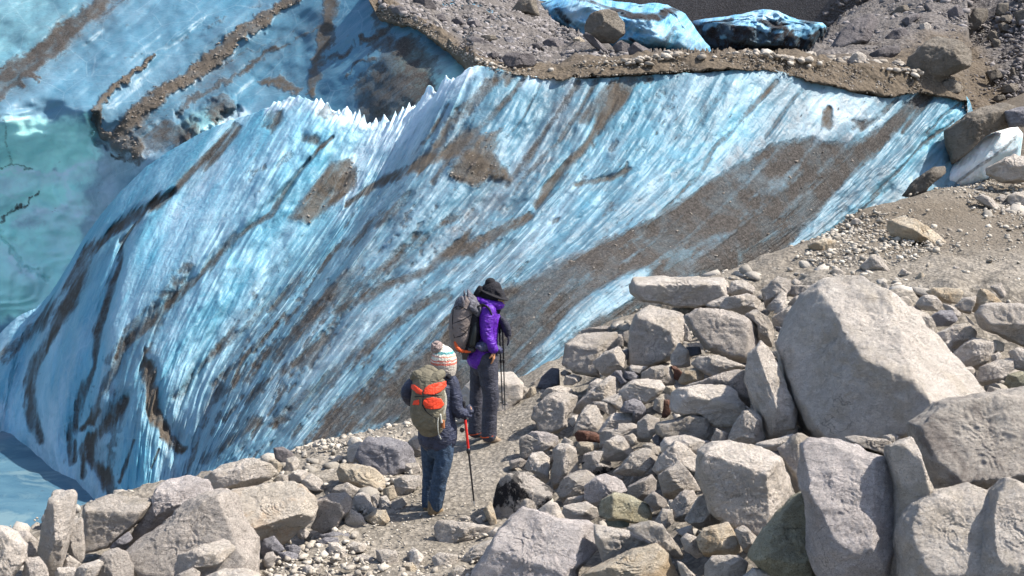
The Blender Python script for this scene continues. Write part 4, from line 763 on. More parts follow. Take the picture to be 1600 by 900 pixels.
# zone | name | material | options | label | outline in the zone's own enlarged pixels
ROCKS = """
1|boulder|g||tall narrow granite pillar standing upright above the pond|275,445 330,438 385,440 402,470 385,590 350,750 320,890 262,910 195,800 230,650 262,520
1|rock|g||slim upright stone tucked behind the tall granite pillar|380,585 440,577 448,640 450,810 420,850 370,800 378,680
1|boulder|g|F=.1,.9,.5;-.9,.1,.4;.1,-.1,1|wedge-shaped block with sharp upper corner right of the granite pillar|430,520 590,463 700,480 825,495 760,600 700,655 600,740 470,775 448,760 450,640
1|boulder|g||rounded pale boulder cut by the left edge of the photo|-70,640 10,628 80,670 130,740 130,820 80,890 40,950 -70,960
1|rock|s||squat grey stone at the foot of the granite pillar|125,870 140,800 200,796 240,840 262,900 250,960 120,960
1|rock|g||small oval stone wedged under the slim upright stone|335,830 370,788 440,835 420,865 340,865
1|boulder|p||humped coarse boulder leaning behind the big dark-speckled one|690,700 760,610 840,500 835,450 870,400 1000,363 1110,390 1145,455 1080,520 900,680 760,760 700,760
1|boulder|s|F=.05,.25,1,.7;.9,.5,.35;-.5,.8,.4|large boulder with a flat grey face full of dark speckles, bottom left|675,770 760,690 870,625 1000,495 1120,450 1210,437 1270,470 1310,600 1380,700 1400,920 900,920 760,900 700,840
2|boulder|o|F=.1,.75,.8,.8;.4,-.6,.6;.8,.3,.5|bright white boulder with a pale orange stain on its broad face|200,435 330,425 500,390 600,415 670,480 682,540 640,600 560,680 480,737 400,690 340,720 280,620 230,500
1|boulder|s||low grey boulder between the wedge block and the speckled boulder|500,870 560,770 620,750 680,780 720,850 720,960 490,960
1|boulder|g||elongated leaning boulder in front of the dark-speckled one|900,860 960,780 1080,735 1210,700 1285,745 1230,810 1150,870 1090,910 960,930 900,910
1|rock|g||knobbly stone squeezed beneath the leaning elongated boulder|1225,850 1270,770 1330,745 1372,790 1365,870 1300,890
1|rock|w||flat pale stone at the bottom edge below the pillar|290,880 310,852 400,855 420,880 390,940 290,940
1|rock|w||bright angular stone at the bottom edge left of the low grey boulder|380,900 430,850 530,810 560,830 520,900 490,960 390,960
1|boulder|w||broad pale slab cut off by the bottom edge below the elongated boulder|1100,905 1200,860 1330,865 1400,890 1420,970 1080,970
1|rock|g||small stone at the bottom edge under the elongated boulder|940,900 1040,852 1085,880 1080,960 930,960
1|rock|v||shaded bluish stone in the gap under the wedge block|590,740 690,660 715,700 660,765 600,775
1|rock|s||dark stone at the water's edge left of the pillar|80,665 140,660 200,710 200,800 130,815 80,740
2|boulder|g||long low rounded boulder lying across the crest of the bank above the orange-stained one|60,370 110,330 150,300 270,268 330,262 420,300 458,345 420,380 330,425 240,417 110,447
2|rock|w||pale stone at the left end of the long low boulder|50,300 110,272 185,275 150,310 100,335 55,330
2|rock|g||rounded stone below the left end of the long low boulder|-20,370 0,345 40,315 95,325 60,370 0,385
2|rock|g||flat stone behind the long low boulder|265,245 300,228 350,225 380,262 330,272 270,270
2|rock|w||egg-shaped white stone on top of the bank beside the ice|345,235 365,200 410,190 450,225 450,265 400,275
2|rock|e||violet-grey slab leaning right of the egg-shaped white stone|440,210 490,205 540,235 545,255 500,295 455,270
2|rock|t||yellowish stone at the right end of the long low boulder|415,275 450,268 495,305 490,345 455,358
2|rock|w||pale cracked stone with a light top right of the yellowish stone|500,335 510,265 560,255 580,300 560,345 520,358
2|rock|g||flat stone in front of the yellowish stone|430,390 470,350 520,355 525,388 480,395
2|rock|g||low block just above the pointed grey stone|520,360 570,325 620,335 630,370 560,400 530,400
2|rock|g||pointed grey stone behind the right end of the orange-stained boulder|580,400 640,345 700,385 712,440 640,435 590,430
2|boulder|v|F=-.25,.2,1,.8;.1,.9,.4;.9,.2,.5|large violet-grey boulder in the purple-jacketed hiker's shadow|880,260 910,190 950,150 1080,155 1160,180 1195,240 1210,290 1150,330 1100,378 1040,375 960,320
2|boulder|w||pale angular boulder touching the left side of the violet-grey one|838,250 845,200 905,175 955,195 950,250 900,300 850,285
2|boulder|t||rounded brownish boulder with a flat top below the violet-grey one|775,340 800,292 880,290 960,310 1030,360 1050,415 980,455 930,440 860,400 790,390
2|rock|g||round stone between the violet-grey boulder and the jeans-clad hiker|1140,320 1160,295 1220,288 1243,330 1200,362 1150,355
2|rock|w||bright block left of the jeans-clad hiker's knee|1091,380 1130,358 1230,355 1250,390 1200,440 1140,480 1100,460
2|rock|g||pale hummocky stone behind the dark-faced block|745,450 780,410 840,396 910,430 905,475 860,490 800,460
2|boulder|s|F=.1,.9,.45;-.2,-.1,1;.9,.3,.5|block with a shadowed flat front and light top right of the orange-stained boulder|670,490 740,460 820,450 860,480 860,540 830,570 800,630 700,665 640,640 675,570
2|rock|w||cracked pale stone against the right side of the dark-faced block|860,500 890,455 920,445 960,460 982,540 920,568 870,560
2|rock|g||wedge-shaped grey stone with a sharp ridge below the cracked pale stone|820,545 850,535 920,580 948,630 900,663 840,655
2|rock|t||domed stone with a brown spot beside the gravel|930,585 990,540 1050,540 1075,600 1030,637 980,642
2|rock|w||angular pale stone above the domed one|1010,475 1050,465 1080,510 1060,545 1010,530
2|rock|g||cracked stone left of the angular pale one|965,470 1010,450 1015,510 990,540 975,500
2|rock|v||shaded wedge stone under the front edge of the orange-stained boulder|370,770 380,700 440,680 500,760 460,785 390,795
2|rock|w||bright cube-like stone standing alone in the gravel|735,720 780,715 840,770 837,805 740,795
2|rock|w||small pale pyramid stone right of the bright cube-like one|830,745 870,715 950,735 930,770 840,768
2|rock|g||flat broken slab in the gravel near the bottom edge|990,760 1040,755 1110,770 1120,830 1060,852 1000,810
2|rock|w||upright pale stone in the gravel at the lower middle|1165,780 1200,745 1245,790 1215,830 1170,828
2|rock|w||bright stone at the gravel's bottom edge with a rounded top|1300,800 1340,775 1390,780 1395,860 1350,880 1310,860
2|rock|g||stone between the violet-grey boulder and the path|1160,180 1210,135 1270,180 1285,290 1215,290 1195,230
2|rock|t||small stone under the bright block's left side|1030,430 1090,405 1110,470 1070,495 1035,470
2|rock|g||low stone below the bright block|1080,500 1140,475 1165,515 1110,545 1070,535
2|rock|g||small grey stone low in the gap left of the dark-faced block|560,640 600,630 640,665 620,700 570,690
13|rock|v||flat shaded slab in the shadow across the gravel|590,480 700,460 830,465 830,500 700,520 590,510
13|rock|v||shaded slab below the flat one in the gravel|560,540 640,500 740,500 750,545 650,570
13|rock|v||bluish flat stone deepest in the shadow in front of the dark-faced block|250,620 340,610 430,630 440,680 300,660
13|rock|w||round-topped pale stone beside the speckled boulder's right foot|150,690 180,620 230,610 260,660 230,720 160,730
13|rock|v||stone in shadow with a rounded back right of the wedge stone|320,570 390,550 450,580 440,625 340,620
13|rock|w||pale low triangular stone in the gravel|800,570 860,530 970,550 960,590 850,600
13|rock|g||stone just below the bright cube-like one|670,650 740,645 780,680 740,705 680,700
13|rock|t||flat tan stone in the gravel near the bottom|1220,750 1260,700 1320,695 1360,750 1330,790 1240,790
13|rock|g||grey stone of the gravel fringe below the triangular one|880,640 960,635 1030,660 1020,690 920,690
13|rock|w||white stone on the gravel fringe at the bottom left|440,760 490,710 560,740 600,700 605,780 520,800
11|boulder|w|F=.1,.9,.5;-.6,.2,.8;.1,-.1,1|broad pale boulder beside the path behind the hikers' legs|60,440 200,320 430,235 560,230 650,340 645,460 560,545 500,575 430,620 190,650 40,700 20,560
11|rock|w||triangular pale stone at the right end of the broad boulder behind the legs|650,340 720,380 695,415 655,435 640,400
3|boulder|q|F=-.3,.1,1;.2,.9,.5;.9,.1,.4|brown-stained boulder with a squared front beside the path's right edge|595,150 640,133 730,140 800,165 790,200 720,240 600,270 592,200
3|rock|s||low dark slab under the brown-stained boulder at the path|535,280 600,262 635,280 610,310 545,320
3|boulder|w||bright tapering boulder right of the path, below the brown-stained one|620,320 660,235 720,230 757,260 752,380 735,405 690,350
3|boulder|g||tall blunt boulder right of the bright tapering one|760,380 785,210 800,185 860,182 905,220 915,330 820,420 780,440
3|boulder|k|F=-.6,.0,.8;.4,.7,.6;.1,-.2,1|rounded boulder with one black-patched face beside the path|450,560 460,440 490,370 540,335 600,328 640,335 700,380 775,440 770,475 720,520 560,600 480,635 455,610
3|rock|g||smooth cone-shaped stone in front of the black-patched boulder|565,550 580,500 620,467 700,510 680,560 620,590
3|rock|w||pale stone with a sloping top beside the cone-shaped one|690,545 760,500 800,510 850,605 760,600
3|boulder|g||wide triangular boulder below the tall blunt one|785,450 830,370 900,340 960,328 1005,365 970,440 950,465 830,510
3|boulder|p||lumpy mauve boulder right of the wide triangular one|955,410 1010,365 1060,350 1150,385 1180,440 1110,460 1030,500 990,535 950,480
3|boulder|w||domed white boulder in front of the lumpy mauve one|830,520 960,495 1020,530 1030,575 960,615 860,615 825,560
3|rock|g||thin flat slab above the domed white boulder|825,515 850,480 950,460 955,492 850,520
3|rock|s||triangular grey stone with a shaded right side|1180,420 1310,350 1345,385 1335,435 1260,500 1180,465
3|boulder|m|F=.1,.4,1;.2,.9,.4;-.8,.3,.5|blocky boulder with black lichen on its front|1020,570 1040,490 1110,450 1160,460 1290,510 1312,560 1300,612 1220,617 1150,600 1080,605
3|rock|n||small green stone leaning on the lichen-covered boulder|1065,600 1080,560 1130,570 1190,610 1187,637 1075,632
3|boulder|p|F=-.1,.6,.8,.85;.7,.3,.5;-.3,.1,1|big coarse mauve boulder at the bottom centre, nearest the camera|310,960 340,870 420,760 480,650 550,570 610,530 680,550 800,600 980,610 1040,650 1030,740 920,860 900,990 310,990
3|boulder|w|F=-.1,.95,.45;.1,-.1,1|bright flat-topped boulder right of the big mauve one|990,620 1100,640 1200,660 1335,730 1240,790 1110,830 1050,840 1010,740
3|boulder|t||cream-coloured sloping boulder at the bottom edge right of the mauve one|880,960 960,880 1110,815 1210,760 1330,730 1400,780 1450,900 1480,980 870,990
3|rock|g|thin=1|broad low slab with a notched top at the gravel's right edge|135,640 150,600 270,605 400,620 462,640 420,690 320,725 180,732 140,690
3|rock|w||pale stone tucked left of the big mauve boulder|262,830 340,740 460,698 430,760 370,860 290,860
3|rock|w||bright boxy stone near the bottom edge left of the mauve boulder|120,800 160,775 255,790 262,840 200,872 130,850
3|rock|g||round stone at the bottom edge left of the mauve boulder|205,890 260,845 310,860 325,920 210,930
3|rock|w||small stone at the lower end of the notched slab|0,770 30,750 75,800 50,850 0,845
3|rock|g||stone peeping out behind the top left of the mauve boulder|415,670 470,635 500,640 465,690 425,702
3|rock|g||small flat stone at the path's lower edge|265,590 300,570 345,590 320,610 275,608
3|rock|w||small pale stone left of the black-patched boulder's foot|350,595 390,568 425,610 380,618
3|rock|t||yellow-tinged stone pressed against the black-patched boulder|400,545 440,495 460,560 480,640 440,625
12|boulder|g||conical boulder right of the purple-jacketed hiker's boots, above the rust-red stone|410,700 450,560 500,460 550,400 630,410 690,530 680,600 640,650 560,640 450,660
3|rock|r|thin=1|rust-red flat stone under the conical boulder|893,135 920,115 1000,125 1042,150 1025,180 910,172
12|boulder|w|F=0,.9,.5;.1,-.1,1|slanted white slab above the rust-red stone|650,650 700,570 780,485 940,485 950,560 830,620 680,670
12|rock|g||rounded block resting on the slanted white slab|650,700 660,640 810,612 820,575 940,565 1010,600 1005,660 950,720 700,800 655,760
12|rock|g||layered stone under the right end of the rounded block|860,690 950,660 985,700 960,765 900,760
12|boulder|w||bright pentagonal boulder in front of the rounded block|680,830 710,730 820,675 880,700 965,820 870,900 700,900
12|rock|t||greenish tan stone below the rust-red one|450,770 470,735 550,728 650,745 655,800 560,820 480,860
3|rock|k||black-veined white stone beside the greenish tan one|930,290 940,245 1000,222 1050,228 1020,290 1110,315 1060,345 1000,352 940,335
12|rock|w||white tapered stone between the tan stone and the path|250,800 300,750 400,750 455,790 465,900 250,900 240,850
3|rock|q||oval boulder with a dark cracked top, in the middle of the pile|1095,345 1140,310 1200,240 1260,210 1320,225 1345,260 1290,330 1250,367 1160,357
12|boulder|g|F=.2,.85,.5;-.3,.1,1;.8,0,.6|long sloping boulder at the path's edge with a rough white back|80,430 210,320 290,292 400,295 465,340 450,420 370,520 380,600 290,650 140,660 100,560 60,520
12|rock|p||coarse stone at the foot of the long sloping boulder|0,700 60,640 170,640 290,690 290,740 160,800 20,850
12|rock|w||small bright stone right of the coarse one|320,740 350,690 420,730 430,760 370,775
12|boulder|g||long leaning boulder with a hollow near its top|425,480 440,420 560,290 640,230 750,152 800,170 828,230 790,320 660,380 500,490
12|rock|g||dark tapering stone behind the long leaning boulder|540,300 570,220 640,175 690,190 640,240 560,320
12|rock|g||low grey stone in the shade left of the leaning boulder|330,210 360,150 430,137 510,170 490,200 420,240 340,240
12|boulder|b|F=-.2,.3,1;.2,.9,.4|slate-blue boulder lying at the edge of the path|105,255 150,170 230,90 300,95 310,235 250,250 170,280
12|rock|g||small pale stone between the slate-blue boulder and the big left boulder|310,125 350,100 420,130 370,160 320,150
12|rock|g||low weathered stone under the slate-blue boulder|130,330 200,260 300,240 400,260 430,300 300,300 150,370
12|rock|t||small upright stones at the path end, left of the slate-blue boulder|10,330 50,250 95,245 100,300 40,360
12|rock|w|thin=1|thin pale flake between the path and the slate-blue boulder|40,225 130,170 170,135 160,190 110,245
12|boulder|w||white angular boulder leaning on the conical one|585,385 640,380 760,400 810,450 800,490 750,510 680,460 620,440
12|rock|w||flat white stone with a shaded patch behind the pentagonal group|665,370 790,320 870,290 880,370 830,470 760,400
12|boulder|v||grey boulder with a bluish top in the middle of the pile|830,470 880,380 960,350 1030,380 1062,430 1060,500 1000,550 950,570 945,485
12|boulder|w|F=.1,.9,.5;-.2,.0,1|large pale almond-shaped boulder in the upper middle of the pile|838,290 880,250 960,200 1080,180 1190,195 1235,250 1200,310 1060,400 990,370 870,360
12|boulder|g||knobby round boulder above the almond-shaped one|1020,180 1030,130 1100,75 1200,55 1280,75 1320,180 1310,235 1230,240 1190,195 1080,180
12|rock|r|thin=1|brown stone between the knobby boulder and the golden one|1270,65 1330,70 1400,140 1350,200 1310,180 1310,110
12|rock|t||golden-brown rounded stone at the top of the loose pile|1345,210 1400,110 1530,75 1575,110 1575,190 1500,190 1420,235
12|rock|t||small yellowish stone right of the almond-shaped boulder|1225,290 1240,245 1310,238 1335,290 1280,325
12|rock|g||white half-hidden stone left of the rust-brown slab|1130,440 1150,350 1230,350 1225,410 1210,490
12|rock|r|thin=1|rust-brown upright slab wedged between two pale boulders|1200,525 1225,360 1285,365 1280,490 1240,525
12|rock|g||grey stone below the rust-brown slab, with a sharp arched ridge|985,560 1080,490 1190,540 1150,640 1090,740 990,730 980,660
12|rock|v||grey egg-shaped stone under the arched-ridge stone|1110,710 1165,655 1220,690 1190,775 1140,750
12|rock|g||dark stone low in the gap near the centre of the pile|1030,770 1080,740 1150,755 1185,800 1170,860 1100,800
12|rock|g||small stone in the deep gap below the left block boulder|920,120 920,55 1090,70 1050,110 1000,135
12|rock|v||grey stone below the left rounded boulder, in shade|865,170 880,115 960,125 1005,160 950,195
12|rock|v||bluish grey stone behind the leaning boulder|760,150 800,110 850,105 870,170 930,200 840,240 820,200
12|rock|g||small stone deep in the gap between conical and sloping boulders|385,560 420,500 470,495 450,560 420,600
4|boulder|g|F=.1,.95,.35;0,.0,1;.8,.2,.5|white boulder with a dished, blue-shadowed top|290,100 300,75 400,55 500,12 570,45 608,110 570,165 480,150 340,157 295,130
4|boulder|g||upright blunt boulder between the dished boulder and the tall wedge|680,165 720,80 770,10 820,5 855,40 888,155 830,200 730,187
4|rock|s||dark stone in the gap right of the dished boulder|590,170 620,100 690,130 665,187
4|boulder|w||ridged white boulder below the dished one|315,200 340,150 450,140 600,180 530,225 520,260 440,240 330,245
4|boulder|g||layered sloping boulder left of the largest middle block|270,330 320,250 400,175 450,190 530,260 530,340 480,330 420,290 340,340 300,360
4|boulder|g||cracked conical boulder below the layered one|300,355 420,275 470,330 545,445 480,440 390,495 340,470 310,400
4|boulder|g|F=.15,.9,.55,.95;-.25,.0,1,.85;.8,.1,.6|largest block in the middle foreground, flat light top and grey front|512,370 530,230 570,195 610,178 700,175 900,210 980,260 1040,400 1045,460 960,530 900,600 840,695 700,625 600,560 540,440
4|boulder|s||dark rounded boulder in the shade at the block's lower left|385,560 380,510 450,435 500,440 530,500 490,600 400,612
4|boulder|q||brown shadowed boulder under the largest middle block|450,600 520,480 560,450 640,590 650,640 550,665
4|boulder|t||pale block with a rusty lower corner near the bottom edge|512,700 550,650 690,615 730,690 768,770 700,795 570,805 530,760
4|rock|w||small white block left of the rusty-cornered one|400,655 490,625 502,680 440,692
4|rock|g||narrow stone under the small white block|425,700 460,670 520,690 555,790 520,812 450,762
4|rock|g||cracked stone wedged between the rusty-cornered block and the mossy boulder|720,650 770,625 842,690 838,745 780,782 740,720
4|boulder|w||white faceted block at the bottom edge below the rusty-cornered one|553,840 600,790 740,790 802,830 765,910 700,960 550,960
4|rock|w||pale stone cut by the bottom edge left of the mossy boulder|755,905 820,855 950,870 1010,900 1010,970 755,970
4|boulder|g||long low boulder stretching behind the cream-coloured one|130,645 260,610 330,622 385,690 455,780 440,818 390,812 330,745 200,680
4|rock|g||thin dark-edged slab beside the cream-coloured boulder's right end|405,818 440,830 510,900 530,960 440,960
4|boulder|m|F=.0,.65,1,.9;.95,.4,.3|mossy greenish boulder with a sharp peak at the bottom right|803,805 840,720 930,600 1050,470 1125,432 1137,520 1142,680 1172,800 1150,960 960,960 850,850
4|rock|w||flat white slab running up to the tall shard|835,185 1040,130 1080,135 1000,185 950,225 850,215
4|boulder|g|F=-.6,.3,.7;.5,.4,.7|tall angular shard between the middle block and the large rough boulder|955,215 1070,128 1135,160 1120,240 1090,445 1045,452 1035,390 1000,300
4|rock|s||triangular grey-brown stone in the shade left of the dark boulder|228,490 280,440 350,490 357,525 290,548
4|rock|w||bright pebble-like stone above the dark rounded boulder|360,490 385,487 392,530 370,540
4|rock|g||pale stones left of the dark rounded boulder|285,610 330,535 385,540 390,610 340,650
5|boulder|p|F=-.15,.62,1,.75;.15,.95,.45,.9;.6,.3,.7,.9|large rough boulder right of centre with a jagged shadow line, beside the mossy one|192,200 240,165 330,155 500,200 640,270 705,300 720,420 700,620 640,800 620,980 300,980 225,780 235,640 225,500 190,430
5|boulder|g|F=-.75,.05,.7,.9;.1,.9,.5|low boulder surface in deep shade between the large rough boulder and the bottom right ones|650,200 790,150 820,260 875,450 830,700 740,940 600,960 690,600 705,400
5|boulder|p||rounded knob sitting on top between the large rough and the stained boulder|500,140 560,50 600,22 660,5 740,30 775,80 740,140 620,170 510,160
5|rock|g||thin pale ledge behind the large rough boulder|410,155 480,143 640,160 700,200 660,250 500,200
5|boulder|q|F=-.1,.5,1,.9;.1,.9,.5,.95;.9,.2,.5|huge boulder with dark brown stains on its front at the right edge|775,80 850,25 939,-34 1154,-77 1450,-130 1530,100 1530,400 1300,410 1230,450 1100,425 880,450 800,250
5|boulder|w|F=-.05,.45,1,.85;.1,.85,.6,.95|big pale boulder with a notch in its top at the bottom right|705,680 720,600 800,510 900,450 1080,412 1200,435 1250,520 1200,700 1150,980 720,980
5|boulder|w|F=-.1,.6,1,.85;.5,.8,.5|steep pale boulder filling the bottom right corner|1100,800 1160,600 1225,450 1300,375 1380,390 1500,430 1560,990 1060,990
5|rock|w||small flat pale stone lying under the rounded knob|615,145 680,130 725,150 700,180 640,175
6|boulder|w|F=.0,.95,.35,.9;.0,-.25,1,.9;.9,.3,.4|long flat white slab lying across the top of the pile|657,85 680,40 850,40 1130,45 1170,70 1150,130 1060,170 980,193 850,182 700,157 662,125
6|rock|g||stone supporting the right end of the long flat slab|1030,185 1060,165 1150,130 1160,165 1080,200
6|boulder|w||pale block touching the right end of the long flat slab|1145,125 1170,60 1230,58 1285,95 1265,130 1180,135
6|boulder|g||wide rounded boulder below the pale block at the slab's end|1110,195 1140,145 1250,125 1310,160 1327,205 1260,235 1200,215
6|rock|w||small white stone beneath the slab's right end|1105,190 1180,173 1187,208 1110,205
6|boulder|g||rounded upright boulder left of the thin slate piece|1235,235 1290,200 1350,240 1387,310 1372,397 1300,370 1290,280
6|boulder|g|F=.1,.75,.7;-.3,.0,1;.8,.2,.6|tall block with a vertical groove under the long flat slab|648,480 655,320 690,230 760,178 830,200 928,230 928,310 872,445 750,492 680,490
6|rock|g||narrow stone between the grooved block and the right block|915,360 935,270 968,345 962,370
6|boulder|s|F=-.1,.25,1,.85;.2,.95,.35,.95;.85,.1,.5|broad block with a smooth sunlit top, right of the grooved one|930,240 1010,195 1100,200 1235,235 1297,290 1297,370 1245,472 1150,450 1040,400 960,300
6|boulder|g|F=-.1,.8,.6;-.3,.1,1;.6,.1,.8|squat boulder at the left end of the pile, above the slate-blue one|315,480 330,380 400,340 500,325 590,322 594,400 560,430 480,500 510,547 380,517
6|boulder|g||round boulder propped against the squat one|470,470 530,420 600,390 632,440 627,490 560,547 515,535
6|rock|g||upright oval stone in front of the grooved block|860,440 905,368 950,410 960,490 900,502 862,482
6|rock|b|thin=1|stack of thin dark slabs beside the upright oval stone|933,390 1010,390 1020,430 960,442
6|boulder|w||low flat-topped boulder below the broad smooth-topped block|962,478 1000,440 1100,433 1250,490 1190,520 1080,547 1010,512
6|boulder|s|thin=1|long narrow slab running behind the faceted white boulder|925,595 1100,530 1180,505 1247,510 1260,700 1220,660 1160,590 1040,610
6|boulder|w|F=.15,.85,.6,.9;-.1,-.3,1,.9;-.8,.3,.5|faceted white boulder in the middle of the pile, left of the tall wedge|860,700 865,620 900,595 1160,580 1242,710 1190,785 1130,797 1070,790 1000,730 880,727
6|boulder|g|F=-.75,.1,.6;.45,.5,.75;.1,.9,.3|tall wedge-shaped boulder standing beside the giant one|1243,560 1258,420 1325,365 1380,420 1420,540 1479,700 1485,840 1350,855 1290,700
6|rock|s|thin=1|thin long stone lying where the ice meets the pile|415,310 460,295 640,282 660,305 500,332 420,337
6|rock|g||small block between the squat boulder and the grooved block|590,395 592,330 622,330 625,400
6|rock|g||small rounded block beside the grooved block's left edge|620,390 622,320 655,308 652,392
6|rock|g||stone beneath the grooved block's left foot|655,490 745,490 705,527 660,517
6|rock|v||small round stone left of the grooved block's foot|610,420 650,400 650,450 620,470
7|boulder|w|K=1.3;F=.58,.66,.56,1.0;-.52,.08,.86,1.0;-.8,.35,.5,.85;-.1,.85,.7,.85|giant pointed boulder with a smooth bright right side, largest of the pile|215,440 280,300 345,200 440,130 520,112 600,103 640,130 740,200 860,270 980,420 1140,640 1195,712 1030,735 860,860 830,900 600,930 380,930 300,850 250,640
7|boulder|g||weathered boulder leaning on the giant one's left flank|150,310 240,250 300,290 320,370 260,400 170,372
7|rock|g||pale stone on top of the weathered boulder|230,240 270,200 350,190 345,245 240,258
7|boulder|g||pointed boulder against the ice at the top of the pile|98,170 180,97 245,120 243,170 190,222 120,262
7|rock|g||slanting stone below the pointed boulder at the ice|118,265 190,185 222,190 215,230 150,282
7|rock|w||small white wedge right of the slanting stone|155,290 200,225 225,255 180,288
7|rock|w||low bright stone left of the giant boulder's peak|220,200 250,150 350,150 395,150 330,192 260,207
7|rock|g||small round stone above the low bright one|243,132 265,112 302,135 262,152
7|rock|g||squarish stone between the tall wedge and the giant boulder|160,475 230,490 242,560 222,605 180,520
7|rock|v||small grey stone low between the tall wedge and the giant boulder|230,590 260,535 290,570 270,602
7|rock|g||small rounded stone under the dark slate piece|163,432 190,410 214,430 210,475 170,468
7|rock|b|thin=1|thin dark slate piece lying left of the giant boulder|162,355 190,353 257,390 240,407 170,378
7|rock|g||small block behind the right slope of the giant boulder|768,212 830,200 862,240 850,268 790,232
7|boulder|g||long stone lying along the giant boulder's right slope|828,262 860,262 930,290 972,350 970,412 900,362 850,302
7|boulder|w||oval white stone above the grey flattish one, right of the giant boulder|873,242 910,200 960,195 1007,240 980,277 900,267
7|rock|v||flattish light grey stone below the oval white one|945,305 1000,270 1060,275 1087,320 1040,352 970,352
7|rock|g||stone behind the flattish light grey one|1008,242 1060,248 1100,290 1080,308 1020,272
7|rock|t|thin=1|flat tan block at the foot of the sandy mound|923,178 960,160 1090,165 1107,182 1082,237 990,232
7|rock|g||grey block right of the flat tan one|1068,252 1120,205 1180,200 1142,292 1100,282
7|boulder|t||pointed yellowish boulder behind the big slab at the right edge|1148,275 1200,163 1240,170 1302,235 1220,255 1170,288
7|boulder|g|F=-.1,.4,1,.85;.1,.95,.3,.95;-.1,-.6,.8|big rounded slab at the right edge above the hollow|1178,290 1215,250 1300,233 1440,243 1500,300 1500,490 1440,465 1300,400 1220,372
7|boulder|g||smooth boulder in the hollow right of the giant one|978,390 1080,340 1130,338 1182,385 1165,412 1110,462 1060,470 990,412
7|boulder|w||white beaked boulder in the hollow below the smooth one|1058,505 1120,430 1170,408 1277,440 1250,500 1185,568 1090,545
7|rock|w||small triangular stone left of the smooth boulder in the hollow|988,442 1040,418 1056,440 1047,495
7|boulder|g||leaf-shaped tilted boulder at the bottom of the hollow|1180,642 1200,560 1290,520 1387,510 1370,562 1290,622 1210,652
7|rock|w||small blocky stone beside the leaf-shaped boulder|1103,557 1160,558 1178,620 1142,635
7|rock|g||stone at the right edge beside the leaf-shaped boulder|1343,480 1390,455 1450,480 1450,590 1370,568
7|rock|g||conical grey stone behind the slab at the right edge|1248,155 1300,133 1327,190 1300,215
7|rock|m||dark greenish stone deep in the hollow at the right edge|1320,640 1340,595 1400,580 1450,600 1450,670 1360,680
7|rock|t||brown stone in the shade under the big right slab|1230,450 1270,420 1320,440 1310,480 1270,490
7|rock|g||small stone low in the hollow above the stained boulder|1225,695 1240,650 1300,668 1298,697
7|rock|g||small pale stone at the giant boulder's lower right end|1138,655 1180,630 1190,690 1150,690
7|rock|g||grey stone half buried in the hollow behind the beaked boulder|1250,500 1290,478 1312,515 1250,532
8|boulder|t|D=18.6|long tan boulder lying on the sandy mound|975,165 985,135 1030,117 1090,125 1200,190 1240,240 1270,262 1200,252 1100,222 1000,202
8|boulder|t||tan boulder on the mound's left edge against the ice|598,250 630,230 680,210 735,228 710,272 650,292
7|rock|g||grey triangular stone on the slope above the giant boulder|590,55 650,0 690,0 745,80 720,95 620,75
8|rock|w||pale stone above the giant boulder's peak|698,370 730,348 777,375 740,397
8|rock|w||long slanting pale stone upper right on the mound|1375,30 1410,10 1440,25 1492,75 1480,97 1420,60
8|boulder|w||rounded white stone at the right edge on the mound|1525,20 1560,-2 1640,0 1640,80 1540,68
8|rock|g||dark stone beside the rounded white one on the mound|1468,27 1500,12 1532,30 1490,52
15|rock|g||round stone on the mound's rubble rim at the ice|368,350 400,328 440,350 420,380 380,380
15|rock|g||small pale stone left on the mound's rubble face|525,345 550,325 570,355 545,375
15|rock|g||domed dark stone on the sandy slope|1010,660 1030,632 1068,650 1060,672
15|rock|g||small stone by the grey triangular one on the slope|670,690 700,650 735,680 725,700
15|rock|t||pointed pebble on the slope right of the grey triangular stone|790,715 815,670 845,710 830,720
15|rock|w||small pale stone with a dark spot above the giant boulder's slope|560,765 575,730 620,780 600,792
9|boulder|d|T=m|big rounded brown boulder perched on the gravel rim above the ice, upper right|1070,330 1080,270 1130,215 1190,178 1240,185 1290,195 1345,245 1335,310 1240,350 1190,402 1110,372
9|boulder|d|T=m|brown stone under the perched rounded boulder|1190,400 1260,365 1320,400 1290,432 1210,442
9|boulder|d|D=22.8|large smooth brown boulder right of the turquoise ice tongue|1255,600 1340,530 1430,485 1500,478 1560,500 1530,545 1545,585 1430,620 1320,720 1280,755 1270,690
9|boulder|v|D=22.6|blue-grey boulder at the right edge above the white ice|1513,515 1560,500 1650,500 1650,575 1540,585
9|boulder|e|T=m;F=-.3,.6,.8,.9;.5,.2,.8|large violet-grey triangular boulder in the rubble, upper right|710,215 750,150 830,80 900,65 925,100 880,180 860,205 720,242
9|boulder|e|T=m|grey-blue boulder partly buried behind the rim stones|885,250 960,213 1015,213 1025,235 990,272 930,282
9|rock|w|T=m|pale squarish stone on the rim left of the grey-blue boulder|793,270 830,238 867,260 862,292 800,297
9|boulder|e|T=m|violet-grey boulder right of the large triangular one|960,170 1000,130 1050,130 1072,175 970,197
9|rock|w|T=m|bright white stone at the top of the brown gravel slope|1118,115 1150,103 1172,125 1150,147 1120,142
9|rock|e|T=m|slanting violet stone in the upper right rubble|1033,95 1060,72 1100,60 1122,75 1060,122
9|boulder|e|T=m|violet boulder near the top edge of the right rubble|1248,52 1290,20 1322,60 1300,82 1255,87
9|boulder|d|T=m|tall brown boulder half sunk in the gravel near the top right|1328,130 1370,40 1432,40 1432,80 1350,162
9|rock|d|T=m|tan rounded stone at the top right|1468,60 1480,20 1525,15 1522,60 1490,82
9|rock|d|T=m|dark brown stone on the right edge of the rubble|1558,55 1600,40 1650,50 1640,122 1570,112
